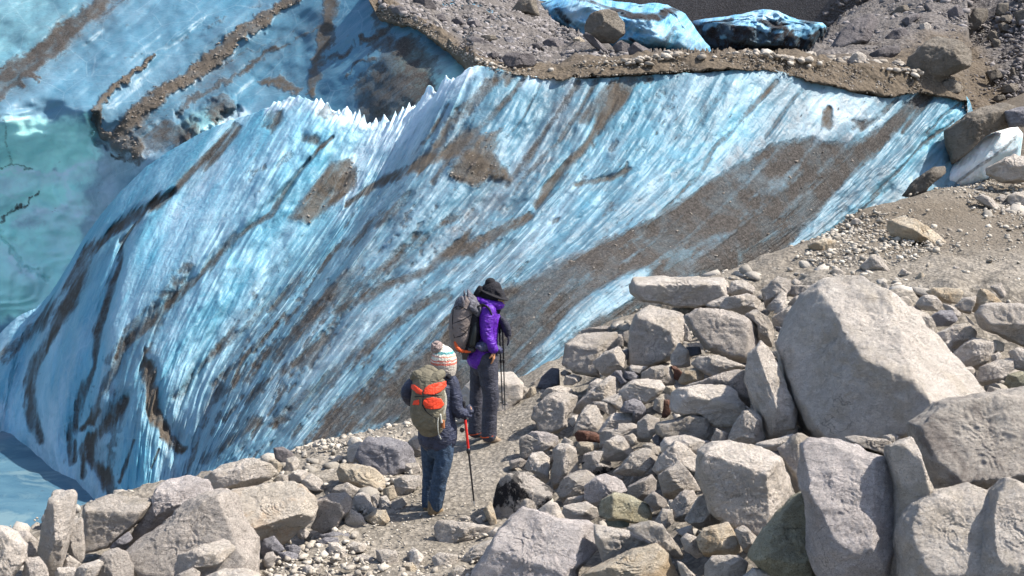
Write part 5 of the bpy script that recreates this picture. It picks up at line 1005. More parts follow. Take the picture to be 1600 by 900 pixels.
9|rock|d|T=m|squarish brown stone low on the right rubble slope|1423,333 1480,318 1502,355 1440,377
9|rock|d|T=m|grey stone on the slope above the large smooth brown boulder|1495,400 1545,385 1575,405 1550,432 1500,430
9|boulder|d|D=21.8|brown rock lump in front of the turquoise ice tongue|1040,905 1100,830 1180,775 1235,770 1232,800 1150,870 1110,925
9|boulder|w|D=21.6|bright cracked rock at the right edge beneath the white ice|1435,775 1500,740 1560,715 1650,725 1650,835 1500,840 1440,805
10|boulder|d|D=27.5|large smooth grey boulder on the rubble in front of the distant blue ice|1135,130 1150,95 1170,70 1230,42 1280,60 1315,110 1312,160 1270,195 1200,190 1150,155
10|boulder|e|T=m|wide pale lilac boulder on the rim left of centre|755,270 770,250 800,243 890,250 912,290 870,322 780,312
10|boulder|d|D=40|brown conical hump at the top edge left of the distant ice|790,55 830,5 850,-12 905,-12 922,70 870,60
10|boulder|e|T=m|long violet slab below the smooth grey boulder|1125,160 1145,148 1190,185 1250,240 1225,252 1170,205
10|boulder|e|T=m|violet-grey boulder between the distant ice and the rim|1335,225 1370,193 1440,233 1425,262 1345,255
10|boulder|e|T=m|lilac boulder right of the smooth grey one|1265,215 1300,185 1345,205 1340,250 1280,240
10|boulder|e|T=m|grey-blue boulder in the middle of the top rubble|938,195 980,173 1030,190 1072,235 1030,240 960,217
10|rock|t|T=m|yellowish block below the grey-blue boulder of the top rubble|1078,180 1110,168 1147,200 1110,220
10|rock|e|T=m;thin=1|long thin slab lying along the rubble's lower edge|590,182 620,168 722,205 695,217 610,197
10|rock|e|T=m|pale stone at the left rim beside the long thin slab|688,250 720,235 742,255 715,278
10|rock|w|T=m;thin=1|bent white splinter in the left rubble|436,100 448,88 482,130 462,128
10|rock|e|T=m|pale violet stone in the left rubble|518,92 560,80 592,112 545,122
10|rock|e|T=m|flat lilac slab at the left end of the rubble|238,35 280,22 325,60 290,72 250,57
10|boulder|e|T=m|broad violet slab at the top edge of the left rubble|335,0 360,-12 420,-10 448,35 430,57 360,27
10|rock|e|T=m|small lilac block in the middle left rubble|685,78 715,65 725,98 695,95
10|rock|v|T=m|blue-grey block above the wide lilac boulder|758,172 800,168 818,207 780,208
10|rock|e|T=m|stone in the rubble above the long thin slab|590,100 640,95 660,120 610,130
10|rock|d|T=m|brown-grey stone near the left rubble's centre|655,165 720,160 735,180 680,195
10|rock|e|T=m|violet stone near the top of the left rubble|440,70 480,60 500,95 460,100
10|rock|e|T=m|rounded violet stone beside the grey-blue boulder|890,205 920,193 945,215 920,232 895,228
14|rock|e|T=m|violet stone in the right rubble, above the bright white one|650,175 710,130 760,105 795,150 740,180 680,205
14|rock|d|T=m|long brown stone in the right rubble above the violet ones|550,110 620,50 690,40 700,80 610,120
14|rock|e|T=m|small blue-grey stone near the top of the right rubble|820,50 840,20 890,60 880,95 840,90
14|rock|d|T=m|pair-topped tan stone below the tall sunken boulder|1310,290 1340,240 1400,250 1410,300 1340,320
14|rock|d|T=m|brown stone in the middle of the right rubble slope|1345,340 1360,300 1420,310 1415,370 1370,385
14|rock|d|T=m|rounded tan stone low on the right rubble|1350,780 1380,745 1450,740 1450,775 1390,795
14|rock|d|T=m|flat tan stone right of the rounded tan stone|1430,730 1440,680 1500,650 1560,660 1530,720
14|rock|d|T=m|upright narrow stone on the right rubble slope|1495,600 1500,520 1530,530 1520,610
14|rock|d|T=m|flat brown stone beside the tall sunken boulder|1400,160 1430,120 1500,120 1525,160 1470,185
14|rock|d|T=m|olive-brown stone under the flat brown one|1400,190 1440,175 1490,200 1480,260 1420,245
"""
seen = 0
rock_infos = []
for ln in ROCKS.strip().splitlines():
    zn, nm, mt, opt, lab, pts = ln.split('|'); seen += 1
    x0, y0, s = Z[int(zn)]
    out = [(x0 + a / s, y0 + b / s) for a, b in P_(pts)]
    kw = {}
    for e in opt.split('F=')[0].split(';'):
        if e.startswith('T='): kw['terr'] = 'm'
        if e.startswith('D='): kw['Dc'] = float(e[2:])
        if e.startswith('K='): kw['thick'] = float(e[2:])
        if e.startswith('thin'): kw['thick'] = 0.45
    if 'F=' in opt:
        kw['facets'] = [tuple(float(q) for q in g_.split(',')) for g_ in opt[opt.index('F=') + 2:].split(';')]
    C_ = np.array(out).mean(0)
    # grow a little so that neighbours close up behind each other
    out = [(C_[0] + (a - C_[0]) * 1.03, C_[1] + (b - C_[1]) * 1.03) for a, b in out]
    o = make_rock(nm, out, MAT[mt], seed=1000 + seen, **kw)
    tag(o, lab, nm)
    rock_infos.append((np.array(out).min(0), np.array(out).max(0)))
print("rocks", seen)
# ================================================================ LOOSE STONES (countless): one mesh per spread
def spread(name, pos, size, tint, mat, label, seed=1, sub=1, flat=0.7, parent_kind='stuff'):
    rng = np.random.RandomState(seed); v, f = ico(sub); n = len(pos)
    base = []
    for q in range(9):
        r = np.ones(len(v))
        for _ in range(8):
            d = rng.normal(size=3); d /= np.linalg.norm(d); c = rng.uniform(.28, .56)
            dot = v @ d; r = np.where(dot > .05, np.minimum(r, c / np.maximum(dot, .05)), r)
        base.append(v * r[:, None] * rng.uniform(.8, 1.7, 3))
    base = np.array(base)
    # random rotations
    q = rng.normal(size=(n, 4)); q /= np.linalg.norm(q, axis=1)[:, None]
    w, x, y, z = q.T
    R = np.stack([1 - 2 * (y * y + z * z), 2 * (x * y - z * w), 2 * (x * z + y * w), 2 * (x * y + z * w), 1 - 2 * (x * x + z * z), 2 * (y * z - x * w),
                  2 * (x * z - y * w), 2 * (y * z + x * w), 1 - 2 * (x * x + y * y)], -1).reshape(n, 3, 3)
    b = base[rng.randint(0, 9, n)]
    P = np.einsum('nij,nkj->nki', R, b) * size[:, None, None]; P[..., 2] *= flat
    P += pos[:, None]
    Fc = (f[None] + (np.arange(n) * len(v))[:, None, None]).reshape(-1, 3)
    o = mesh_obj(name, P.reshape(-1, 3), Fc, mat, smooth=False)
    a = o.data.attributes.new("tint", 'FLOAT', 'POINT'); a.data.foreach_set("value", np.repeat(tint, len(v)).astype(np.float32))
    tag(o, label, kind=parent_kind)
    return o
def stone_mat(name, lo, mid, hi, grain=70):
    m, nt, b = newmat(name); t = NT(nt)
    a = t.n("ShaderNodeAttribute", attribute_name="tint"); geo = t.n("ShaderNodeNewGeometry"); P = geo.outputs["Position"]
    c = t.ramp(a.outputs["Fac"], (0.0, lo), (0.5, mid), (1.0, hi))
    c = t.mix(t.math('MULTIPLY', t.ramp(t.noise(P, grain, 3, 0.7), (0.38, 1.0), (0.5, 0.0)), 0.45), c, tuple(x * .55 for x in lo))
    t.l(c, b.inputs["Base Color"]); b.inputs["Roughness"].default_value = 0.9; b.inputs["Specular IOR Level"].default_value = 0.2
    t.l(t.bump(t.noise(P, grain * .5, 5, 0.7), 0.5, 0.02), b.inputs["Normal"])
    return m
pebm = stone_mat("pebble", (0.22, 0.195, 0.165), (0.38, 0.345, 0.295), (0.58, 0.54, 0.47))
rubm = stone_mat("moraine_rubble", (0.11, 0.10, 0.094), (0.195, 0.18, 0.177), (0.29, 0.272, 0.275), 20)
rimm = stone_mat("rim_stone", (0.17, 0.145, 0.12), (0.27, 0.24, 0.205), (0.46, 0.43, 0.385), 30)
rng = np.random.RandomState(11)
def ground_pts(n, box=(-7, 9, 8.4, 25)):
    x = rng.uniform(box[0], box[1], n); y = rng.uniform(box[2], box[3], n)
    z = gz(x, y); p = np.stack([x, y, z], -1); u, v = proj(p); ok = (u > -60) & (u < 1660) & (v < 960) & (v > 150)
    return p[ok], u[ok], v[ok]
# gravel of the bank, path edges and mound
p, u, v = ground_pts(120000)
pmk = path_mask(p[:, 0], p[:, 1])
grav = unite(poly(u, v, [(380,900),(400,830),(520,800),(560,720),(440,700),(480,680),(650,690),(680,760),(760,800),(760,940),(380,940)], 1.0, 25), poly(u, v, [(1240,400),(1330,335),(1420,330),(1490,390),(1430,410),(1300,440)], .95, 14),
             poly(u, v, [(1480,300),(1640,220),(1640,400),(1560,360)], .8, 20), poly(u, v, [(1440,480),(1640,440),(1640,660),(1500,640)], .8, 20))
dens = 0.10 + 0.75 * grav + 0.25 * (fbm(p[:, :2] * 1.2, 3, 61) > 0.1)
dens *= (1 - 0.6 * pmk)
keep = rng.uniform(size=len(p)) < dens * 0.62 * (1 - 2.2 * pit_off(u, v))
p, u, v, pmk, grav = p[keep], u[keep], v[keep], pmk[keep], grav[keep]
s = 0.008 * (1 - rng.uniform(size=len(p))) ** -0.55; s = np.minimum(s * (1 + 0.9 * grav), 0.06); s = np.where(pmk > .5, np.minimum(s * .8, .02), s)
po = pit_off(u[...], v[...]); p[:, 2] += s * 0.25 + 0.02 - po
print("gravel", len(p))
spread("gravel", p, s, np.clip(rng.normal(.5, .22, len(p)), 0, 1), pebm, "fine pale gravel spread over the bank, the path and the mound", 5)
# stones that fill the gaps of the boulder pile and the bank
p, u, v = ground_pts(26000)
pile = unite(poly(u, v, [(820,720),(850,620),(930,560),(980,430),(1200,420),(1300,400),(1640,480),(1640,960),(740,960),(790,800)], 1, 12), poly(u, v, [(-60,960),(-60,800),(150,770),(330,715),(500,690),(560,700),(640,770),(560,850),(420,960)], .9, 14),
             poly(u, v, [(1500,330),(1640,250),(1640,360)], .6, 10))
keep = (rng.uniform(size=len(p)) < pile * 0.16) & (path_mask(p[:, 0], p[:, 1]) < .4)
po = pit_off(u[keep], v[keep]); p = p[keep]; p[:, 2] += 0.11 - po; s = np.minimum(0.042 * (1 - rng.uniform(size=len(p))) ** -0.5, 0.14); p[:, 2] += s * .2 - 0.13
print("fill", len(p))
fillm = stone_mat("fill_stone", (0.25, 0.23, 0.20), (0.40, 0.37, 0.33), (0.55, 0.52, 0.465))
spread("rubble", p, s, np.clip(rng.normal(.32, .2, len(p)), 0, 1), fillm, "small broken granite filling the gaps between the boulders", 6, sub=2)
# moraine rubble
def mor_pts(n, poly_, soft=8, jitter=0):
    u = rng.uniform(530, 1650, n); v = rng.uniform(-30, 340, n)
    m = poly(u, v, poly_, 1.0, soft); ok = rng.uniform(size=n) < m
    u, v = u[ok], v[ok]; d = morD(u, v); return at(u, v, d), u, v, d
pp, u, v, d = mor_pts(90000, [(578,-40),(600,15),(655,32),(690,50),(735,84),(800,98),(860,100),(950,88),(1000,84),(985,70),(950,62),(900,45),(850,20),(830,-40)], 4)
s = np.clip(1.8 * (1 - rng.uniform(size=len(u))) ** -0.55, 1.5, 7.5) * d / F; keep = rng.uniform(size=len(u)) < .85
a = (pp[keep], s[keep], np.clip(rng.normal(.5, .25, keep.sum()), 0, 1))
pp, u, v, d = mor_pts(90000, [(1290,20),(1330,-40),(1680,-40),(1680,200),(1600,190),(1560,140),(1520,60),(1470,45),(1400,75),(1330,95),(1290,80)], 5)
s = np.clip(1.6 * (1 - rng.uniform(size=len(u))) ** -0.55, 1.6, 8) * d / F; keep = rng.uniform(size=len(u)) < .38
b_ = (pp[keep], s[keep], np.clip(rng.normal(.42, .22, keep.sum()), 0, 1))
pp, u, v, d = mor_pts(60000, [(1440,60),(1480,45),(1540,80),(1640,200),(1640,300),(1520,180),(1480,120),(1340,145),(1300,110),(1380,100)], 10)
s = np.clip(0.9 * (1 - rng.uniform(size=len(u))) ** -0.5, .9, 4.5) * d / F; keep = rng.uniform(size=len(u)) < .30
c__ = (pp[keep], s[keep], np.clip(rng.normal(.36, .18, keep.sum()), 0, 1))
A = [np.concatenate(q) for q in zip(a, b_, c__)]
print("moraine", len(A[0]))
spread("moraine_rubble", A[0], A[1], A[2], rubm, "grey and violet rubble covering the moraine above the ice", 7)
# pale stones along the rim, and grit in its gravel face
n = 700; u = rng.uniform(740, 1440, n); v = I1(rt, u) + rng.normal(0, 7.0, n) * rng.uniform(0, 1, n) - 2 + 5 * np.sin(u / 37); d = morD(u, v)
s = np.clip(2.0 * (1 - rng.uniform(size=n)) ** -0.5, 2, 8) * np.where((u > 1000), 1.0, .7) * d / F; pr = at(u, v, d - .1)
spread("rim_stones", pr, s, np.clip(rng.normal(.62, .2, n), 0, 1), rimm, "pale stones strung along the brown gravel rim", 8, sub=2)
n = 5000; u = rng.uniform(585, 1480, n); t_ = rng.uniform(0, 1, n); v = I1(rb, u) * (1 - t_) + I1(rt, u) * t_; d = morD(u, v); s = np.clip(.8 * (1 - rng.uniform(size=n)) ** -0.5, .8, 3.2) * d / F
spread("rim_grit", at(u, v, d), s, np.clip(rng.normal(.3, .2, n), 0, 1), rimm, "grit and small stones in the brown gravel rim", 9)
# grit lying on the two debris cones and in the dark bands of the slab, on the slab's own surface
flat = W_slab
fi = rng.randint(0, len(flat), 26000)
ww = np.clip(deb_w.reshape(-1)[fi] * 1.0 + 0.16 * dark_w.reshape(-1)[fi], 0, 1); keep = rng.uniform(size=len(fi)) < ww
fi = fi[keep]; pdp = flat[fi]; s = np.clip(.9 * (1 - rng.uniform(size=len(fi))) ** -0.5, .9, 4.0) * pdp[:, 1] / F
grm = stone_mat("ice_grit", (0.13, 0.11, 0.095), (0.25, 0.22, 0.19), (0.42, 0.39, 0.35), 40)
spread("grit", pdp, s, np.clip(rng.normal(.4, .25, len(fi)), 0, 1), grm, "stones and grit melted into the face of the ice slab", 10)
# grit on the cliff's ridges
fi = rng.randint(0, len(W_cliff), 60000); keep = rng.uniform(size=len(fi)) < rid_w.reshape(-1)[fi] * .8; fi = fi[keep]
pdp = W_cliff[fi]; s = np.clip(.9 * (1 - rng.uniform(size=len(fi))) ** -0.5, .9, 3.6) * pdp[:, 1] / F
spread("ridge_grit", pdp, s, np.clip(rng.normal(.35, .2, len(fi)), 0, 1), grm, "brown grit and pebbles on the ridges of the ice cliff", 12)

# ================================================================ SNOW-WHITE ICE TONGUE at the right
so = [(1438,305),(1470,270),(1490,252),(1523,220),(1560,203),(1587,194),(1600,210),(1590,232),(1560,256),(1543,280),(1500,300),(1450,312)]
def tongue_f(U, V):
    q = lambda p, w, s=1., f=.6: stroke(U, V, p, w, s, f)
    return unite(q([(1495,285),(1560,240),(1590,212)], 3, .5)), 0.35 * q([(1520,290),(1600,220)], 16, 1.), unite(q([(1440,300),(1523,224),(1587,196)], 14, 1.3), q([(1480,290),(1540,260)], 12, 1.))
white_ice = ice_mat("white_ice", (0.72, 0.76, 0.77), (0.62, 0.69, 0.72), (0.40, 0.52, 0.60), (0.20, 0.48, 0.62), crack=.05, crustc=(.8, .83, .85))
ice_dome("ice_tongue", so, 23.3, 0.5, white_ice, "bright white tongue of ice between brown boulders at the right edge", "ice", tongue_f)
# ================================================================ PEOPLE
def tube(pts, rx, ry=None, seg=20, cap=True, side=(1, 0, 0), sub=4):
    """closed loft through pts; rx across, ry in depth"""
    pts = np.array([tuple(p) for p in pts], float); n = len(pts)
    rx = np.array([rx] * n if np.isscalar(rx) else rx, float); ry = rx * 1.0 if ry is None else np.array([ry] * n if np.isscalar(ry) else ry, float)
    t = np.linspace(0, n - 1, (n - 1) * sub + 1)
    C = cr(np.concatenate([pts, rx[:, None], ry[:, None]], 1), t)
    p, a, b = C[:, :3], np.maximum(C[:, 3], .002), np.maximum(C[:, 4], .002)
    T = np.gradient(p, axis=0); T /= np.linalg.norm(T, axis=1)[:, None] + 1e-12
    sd = np.array(side, float); rings = []
    ph = np.linspace(0, 2 * pi, seg, endpoint=False)
    fr = []
    for i in range(len(p)):
        s_ = sd - T[i] * (sd @ T[i])
        if np.linalg.norm(s_) < .2: s_ = np.array([0, 1.0, 0]) - T[i] * T[i][1]
        s_ /= np.linalg.norm(s_); f_ = np.cross(T[i], s_); fr.append((s_, f_))
    def ring(c, s_, f_, a, b): return c + a * np.cos(ph)[:, None] * s_ + b * np.sin(ph)[:, None] * f_
    if cap:
        for e in (0, 1, 2):
            q = (1.0, .8, .45)[e]; k_ = math.sqrt(1 - q * q) if q < 1 else 0.05
            rings.append(ring(p[0] - T[0] * min(a[0], b[0]) * q * .9, *fr[0], a[0] * k_, b[0] * k_))
    for i in range(len(p)): rings.append(ring(p[i], *fr[i], a[i], b[i]))
    if cap:
        for e in (2, 1, 0):
            q = (1.0, .8, .45)[e]; k_ = math.sqrt(1 - q * q) if q < 1 else 0.05
            rings.append(ring(p[-1] + T[-1] * min(a[-1], b[-1]) * q * .9, *fr[-1], a[-1] * k_, b[-1] * k_))
    R_ = np.array(rings); m = len(R_)
    V_ = list(R_.reshape(-1, 3)); Fs = []
    for i in range(m - 1):
        for j in range(seg):
            Fs.append((i * seg + j, i * seg + (j + 1) % seg, (i + 1) * seg + (j + 1) % seg, (i + 1) * seg + j))
    Fs.append(tuple(range(seg))[::-1]); Fs.append(tuple((m - 1) * seg + j for j in range(seg)))
    return np.array(V_), Fs
def ball(c, r, rot=None, n=3):
    v, f = ico(n); r = np.array([r] * 3 if np.isscalar(r) else r)
    p = v * r
    if rot is not None: p = p @ np.array(rot).T
    return p + np.array(tuple(c)), [tuple(x) for x in f]
def ringtube(c, R1, R2, r, tilt=0.0, n=40, seg=12, axis=None):
    """closed ring round c in the horizontal plane, tilted about the y axis"""
    th = np.linspace(0, 2 * pi, n, endpoint=False)
    ctr = np.stack([R1 * np.cos(th), R2 * np.sin(th), R1 * np.cos(th) * tilt], -1) + np.array(tuple(c))
    V_ = []; Fs = []
    for i in range(n):
        rad = np.array([math.cos(th[i]), math.sin(th[i]), 0])
        for j in range(seg):
            q = 2 * pi * j / seg; V_.append(ctr[i] + r * (rad * math.cos(q) + np.array([0, 0, 1]) * math.sin(q)))
    for i in range(n):
        for j in range(seg):
            Fs.append((i * seg + j, ((i + 1) % n) * seg + j, ((i + 1) % n) * seg + (j + 1) % seg, i * seg + (j + 1) % seg))
    return np.array(V_), Fs
def fuse(name, parts, mat, parent, voxel=0.008, smooth_it=2, folds=0.0, fold_scale=(14, 14, 34), seed=0, label=None):
    V_ = []; Fs = []; o_ = 0
    for v, f in parts:
        V_.append(v); Fs += [tuple(int(i) + o_ for i in q) for q in f]; o_ += len(v)
    V_ = np.concatenate(V_); base = np.array(parent.location)
    tmp = mesh_obj(name + "_draft", V_ - base, Fs)
    if voxel:
        md = tmp.modifiers.new("r", 'REMESH'); md.mode = 'VOXEL'; md.voxel_size = voxel
        if smooth_it: ms = tmp.modifiers.new("s", 'SMOOTH'); ms.iterations = smooth_it; ms.factor = .6
        dg = bpy.context.evaluated_depsgraph_get(); me = bpy.data.meshes.new_from_object(tmp.evaluated_get(dg))
    else: me = tmp.data.copy()
    bpy.data.objects.remove(tmp)
    me.name = name
    if folds:
        n = len(me.vertices); co = np.empty(n * 3, np.float32); me.vertices.foreach_get("co", co); co = co.reshape(-1, 3)
        no = np.empty(n * 3, np.float32); me.vertex_normals.foreach_get("vector", no); no = no.reshape(-1, 3)
        q = co * np.array(fold_scale); h = 1 - 2 * np.abs(fbm(q + fbm(co * 9, 2, seed)[:, None] * 1.5, 3, seed)); co += no * (h * folds)[:, None]
        me.vertices.foreach_set("co", co.ravel().astype(np.float32)); me.update()
    me.polygons.foreach_set("use_smooth", np.ones(len(me.polygons), bool)); me.materials.clear(); me.materials.append(mat)
    o = bpy.data.objects.new(name, me); COL.objects.link(o); o.parent = parent
    if label: o["label"] = label
    return o
def cloth(name, col, rough=.8, var=.25, wr=.5, sheen=0.0, scale=1.0):
    m, nt, b = newmat(name); t = NT(nt); P = t.n("ShaderNodeNewGeometry").outputs["Position"]
    c = t.mix(t.ramp(t.noise(P, 14 * scale, 4, .6), (.35, 0.), (.65, 1.)), tuple(x * (1 - var) for x in col), tuple(min(1, x * (1 + var)) for x in col))
    t.l(c, b.inputs["Base Color"]); b.inputs["Roughness"].default_value = rough; b.inputs["Specular IOR Level"].default_value = .3
    t.l(t.bump(t.noise(t.mapping(P, (1, 1, 2.2)), 26 * scale, 4, .55, .8), wr, .02), b.inputs["Normal"]); return m
def person(name, loc, label):
    e = bpy.data.objects.new(name, None); COL.objects.link(e); e.location = loc; tag(e, label, "person"); return e
def thing(name, loc, label, cat, group=None):
    e = bpy.data.objects.new(name, None); COL.objects.link(e); e.location = loc; tag(e, label, cat, group); return e
skin = cloth("skin", (0.42, 0.22, 0.13), .6, .08, .1)
tanskin = cloth("skin_hand", (0.50, 0.24, 0.12), .6, .08, .1)
fleshhair = cloth("blond_hair", (0.42, 0.31, 0.17), .7, .3, .8, scale=3)

def head_parts(c, facing, r=.098):
    """skull, jaw, nose, brow, eye sockets, ears; facing = unit vector"""
    f = Vector(facing).normalized(); up = Vector((0, 0, 1)); s = f.cross(up).normalized(); c = Vector(c)
    M = np.array([list(f), list(s), list(up)]).T
    P = [ball(c + up * .015, (r, r * .80, r * 1.08), M), ball(c + f * .030 - up * .062, (r * .62, r * .56, r * .55), M),
         ball(c + f * (r * 1.0) - up * .018, (.018, .013, .024), M, 2), ball(c + f * (r * .93) + up * .012, (.016, .048, .010), M, 2),
         ball(c + f * (r * .93) - up * .052, (.012, .026, .009), M, 2), ball(c + f * (r * .80) - up * .088, (.022, .026, .018), M, 2)]
    for q in (-1, 1):
        P += [ball(c + s * q * (r * .80) - up * .01, (.016, .010, .030), M, 2), ball(c + f * (r * .86) + s * q * .034 - up * .002, (.010, .013, .008), M, 2)]
    return P
def hand_parts(w, d, palm_n, L=.17, curl=.5, r=1.0):
    """palm with four fingers and a thumb; w wrist, d direction, palm_n the side the palm faces"""
    w = Vector(w); d = Vector(d).normalized(); n = Vector(palm_n); n = (n - d * n.dot(d)).normalized(); s = d.cross(n)
    P = [tube([w - d * .03, w, w + d * .045, w + d * .085], [.024, .026, .036, .036], [.022, .020, .016, .014], 14, side=tuple(s))]
    for i, (o_, ln) in enumerate(((-.030, .062), (-.010, .074), (.010, .070), (.029, .055))):
        b0 = w + d * .075 + s * o_; a1 = curl * .8; a2 = curl * 1.7; a3 = curl * 2.5
        p1 = b0 + (d * math.cos(a1) + n * math.sin(a1)) * ln * .45; p2 = p1 + (d * math.cos(a2) + n * math.sin(a2)) * ln * .32; p3 = p2 + (d * math.cos(a3) + n * math.sin(a3)) * ln * .23
        P.append(tube([b0 - d * .015, b0, p1, p2, p3], [.009 * r, .0092 * r, .0085 * r, .0078 * r, .0065 * r], None, 10, sub=2, side=tuple(s)))
    t0 = w + d * .02 - s * .028; t1 = t0 + (d * .6 - s * .8 + n * .3).normalized() * .036; t2 = t1 + (d * .8 - s * .1 + n * .7).normalized() * .030
    P.append(tube([t0, t1, t2], [.013 * r, .0105 * r, .008 * r], None, 10, sub=3))
    return P
def project_patch(src, name, mat, outline, off, parent, label=None):
    """lift the faces of a mesh that lie inside an outline into a raised panel of its own"""
    me = src.data; n = len(me.vertices); co = np.empty(n * 3, np.float32); me.vertices.foreach_get("co", co); co = co.reshape(-1, 3).astype(float)
    no = np.empty(n * 3, np.float32); me.vertex_normals.foreach_get("vector", no); no = no.reshape(-1, 3)
    wp = co + np.array(parent.location); u, v = proj(wp)
    ok = (poly(u, v, outline, 1.0, .4) > .5) & (no[:, 1] < 0.25)
    fs = [tuple(p.vertices) for p in me.polygons if all(ok[i] for i in p.vertices)]
    if not fs: return None
    ids = sorted({i for q in fs for i in q}); mp = {i: k_ for k_, i in enumerate(ids)}
    top = co[ids] + no[ids] * off; bot = co[ids] - no[ids] * .002; m_ = len(ids)
    F_ = [tuple(mp[i] for i in q) for q in fs]
    from collections import Counter
    ed = Counter(); 
    for q in F_:
        for i in range(len(q)): ed[(q[i], q[(i + 1) % len(q)])] += 1
    side = [(a, a + m_, b + m_, b) for (a, b) in ed if (b, a) not in ed]
    o = mesh_obj(name, np.concatenate([top, bot]), F_ + side, mat, parent)
    if label: o["label"] = label
    return o

# ---------------------------------------------------------------- hiker in purple
D1 = float(hit(765, 691)[1]) - .02; J = lambda u, v, d=0.0: vat(u, v, D1 + d)
foot = hit(765, 690)[0]; 
h1 = person("person", (J(765, 690).x, J(765, 690).y, J(765, 690).z), "hiker in purple jacket and black hat, looking right with a hand on the hip")
f1 = Vector((.86, .5, 0)).normalized()
fab_purple = cloth("purple_shell", (0.09, 0.014, 0.31), .45, .2, .7)
fab_black = cloth("black_knit", (0.012, 0.012, 0.016), .9, .3, .6)
fab_trouser = cloth("charcoal_trousers", (0.045, 0.047, 0.065), .75, .25, .8)
fab_grey = cloth("taupe_pack_cloth", (0.17, 0.142, 0.132), .8, .12, .5)
fab_dgrey = cloth("dark_grey_cloth", (0.10, 0.10, 0.12), .7, .5, .8, scale=2)
orange = cloth("orange_webbing", (0.60, 0.09, 0.02), .6, .15, .3)
shoe_m = cloth("tan_shoe", (0.26, 0.20, 0.145), .8, .25, .6, scale=3)
sole_m = cloth("sole", (0.10, 0.085, 0.07), .9, .1, .2)
# continuous body under the clothes
legR = [J(761, 560, -.07), J(764, 594, -.09), J(767, 618, -.10), J(765, 645, -.08), J(764, 680, -.07)]
legL = [J(750, 562, .09), J(746, 590, .10), J(745, 611, .11), J(744, 640, .10), J(743, 674, .09)]
body = head_parts(J(768, 460), f1)
body += [tube([J(757, 560), J(758, 540), J(758, 515), J(760, 492), J(763, 483), J(765, 474), J(767, 465)], [.115, .10, .095, .10, .075, .048, .045], [.13, .115, .12, .145, .12, .05, .045])]
body += [tube(legR, [.08, .072, .055, .05, .038]), tube(legL, [.08, .07, .055, .05, .038])]
body += [tube([J(761, 488, -.13), J(760, 506, -.16), J(759, 524, -.18), J(766, 537, -.19), J(771, 547, -.19)], [.045, .042, .036, .033, .025])]
body += [tube([J(766, 488, .13), J(774, 503, .12), J(777, 508, .04), J(781, 504, .0)], [.045, .04, .035, .026])]
body += hand_parts(J(771, 548, -.19), J(771.6, 572, -.17) - J(771, 548, -.19), Vector((-1, .2, 0)), curl=.25)
body += hand_parts(J(778, 507, .03), Vector((.9, -.2, .25)), Vector((0, .6, -.8)), curl=.95)
fuse("body", body, tanskin, h1, .0055, 1)
fuse("hair", [tube([J(768, 452, .03), J(774, 464, -.03), J(783, 470, -.04), J(787, 474, -.04)], [.085, .06, .028, .012]), tube([J(776, 466, .05), J(786, 473, .02)], [.03, .015])], fleshhair, h1, .006, 1, .003, (60, 60, 20), 3)
jk = [tube([J(751, 558), J(754, 548), J(758, 530), J(759, 510), J(760, 494), J(764, 483), J(765, 477)], [.155, .150, .130, .130, .128, .10, .075], [.165, .16, .145, .15, .175, .14, .085], 32),
      tube([J(763, 485, -.13), J(761, 496, -.16), J(760, 512, -.18), J(761, 525, -.19), J(766, 536, -.20), J(771, 546, -.20)], [.078, .074, .066, .062, .055, .047]),
      tube([J(766, 487, .13), J(773, 500, .13), J(777, 507, .06), J(779, 506, .03)], [.075, .065, .05, .042])]
fuse("jacket", jk, fab_purple, h1, .0075, 2, .007, (20, 20, 17), 21)
fuse("hood", [ringtube(J(763, 470), .138, .125, .034, -.22), ringtube(J(764, 474), .12, .11, .035, -.2)], fab_purple, h1, .0075, 2, .006, (20, 20, 30), 22)
fuse("neck_warmer", [tube([J(772, 474, -.02), J(776, 481, -.03), J(778, 487, -.02)], [.055, .05, .03], [.07, .06, .03])], fab_black, h1, .007, 1)
# hat: crown, drooping brim, ear flap
hat = [ball(J(772, 460, -.01), (.165, .150, .014), [[.93, 0, .36], [0, 1, 0], [-.36, 0, .93]]), tube([J(768, 461), J(768, 453), J(767, 446), J(766, 441.5)], [.118, .108, .095, .055], [.115, .105, .09, .055], 24),
       ringtube(J(770, 459), .115, .105, .014, -.28), tube([J(776, 452, -.03), J(783, 459, -.02), J(788, 465, .0)], [.03, .03, .014], [.08, .08, .05]),
       tube([J(750, 449, -.05), J(747, 457, -.05), J(744, 464, -.04), J(752, 464, -.04)], [.022, .034, .03, .03])]
fuse("hat", hat, fab_black, h1, .006, 2, .004, (30, 30, 30), 5)
tr = [tube([J(755, 556), J(756, 566), J(755, 573)], [.150, .150, .12], [.155, .155, .12], 28),
      tube(legR, [.115, .096, .084, .078, .080], [.12, .10, .088, .08, .08]), tube(legL, [.105, .080, .072, .074, .078], [.115, .09, .08, .08, .08])]
fuse("trousers", tr, fab_trouser, h1, .0075, 2, .005, (16, 16, 9), 31)
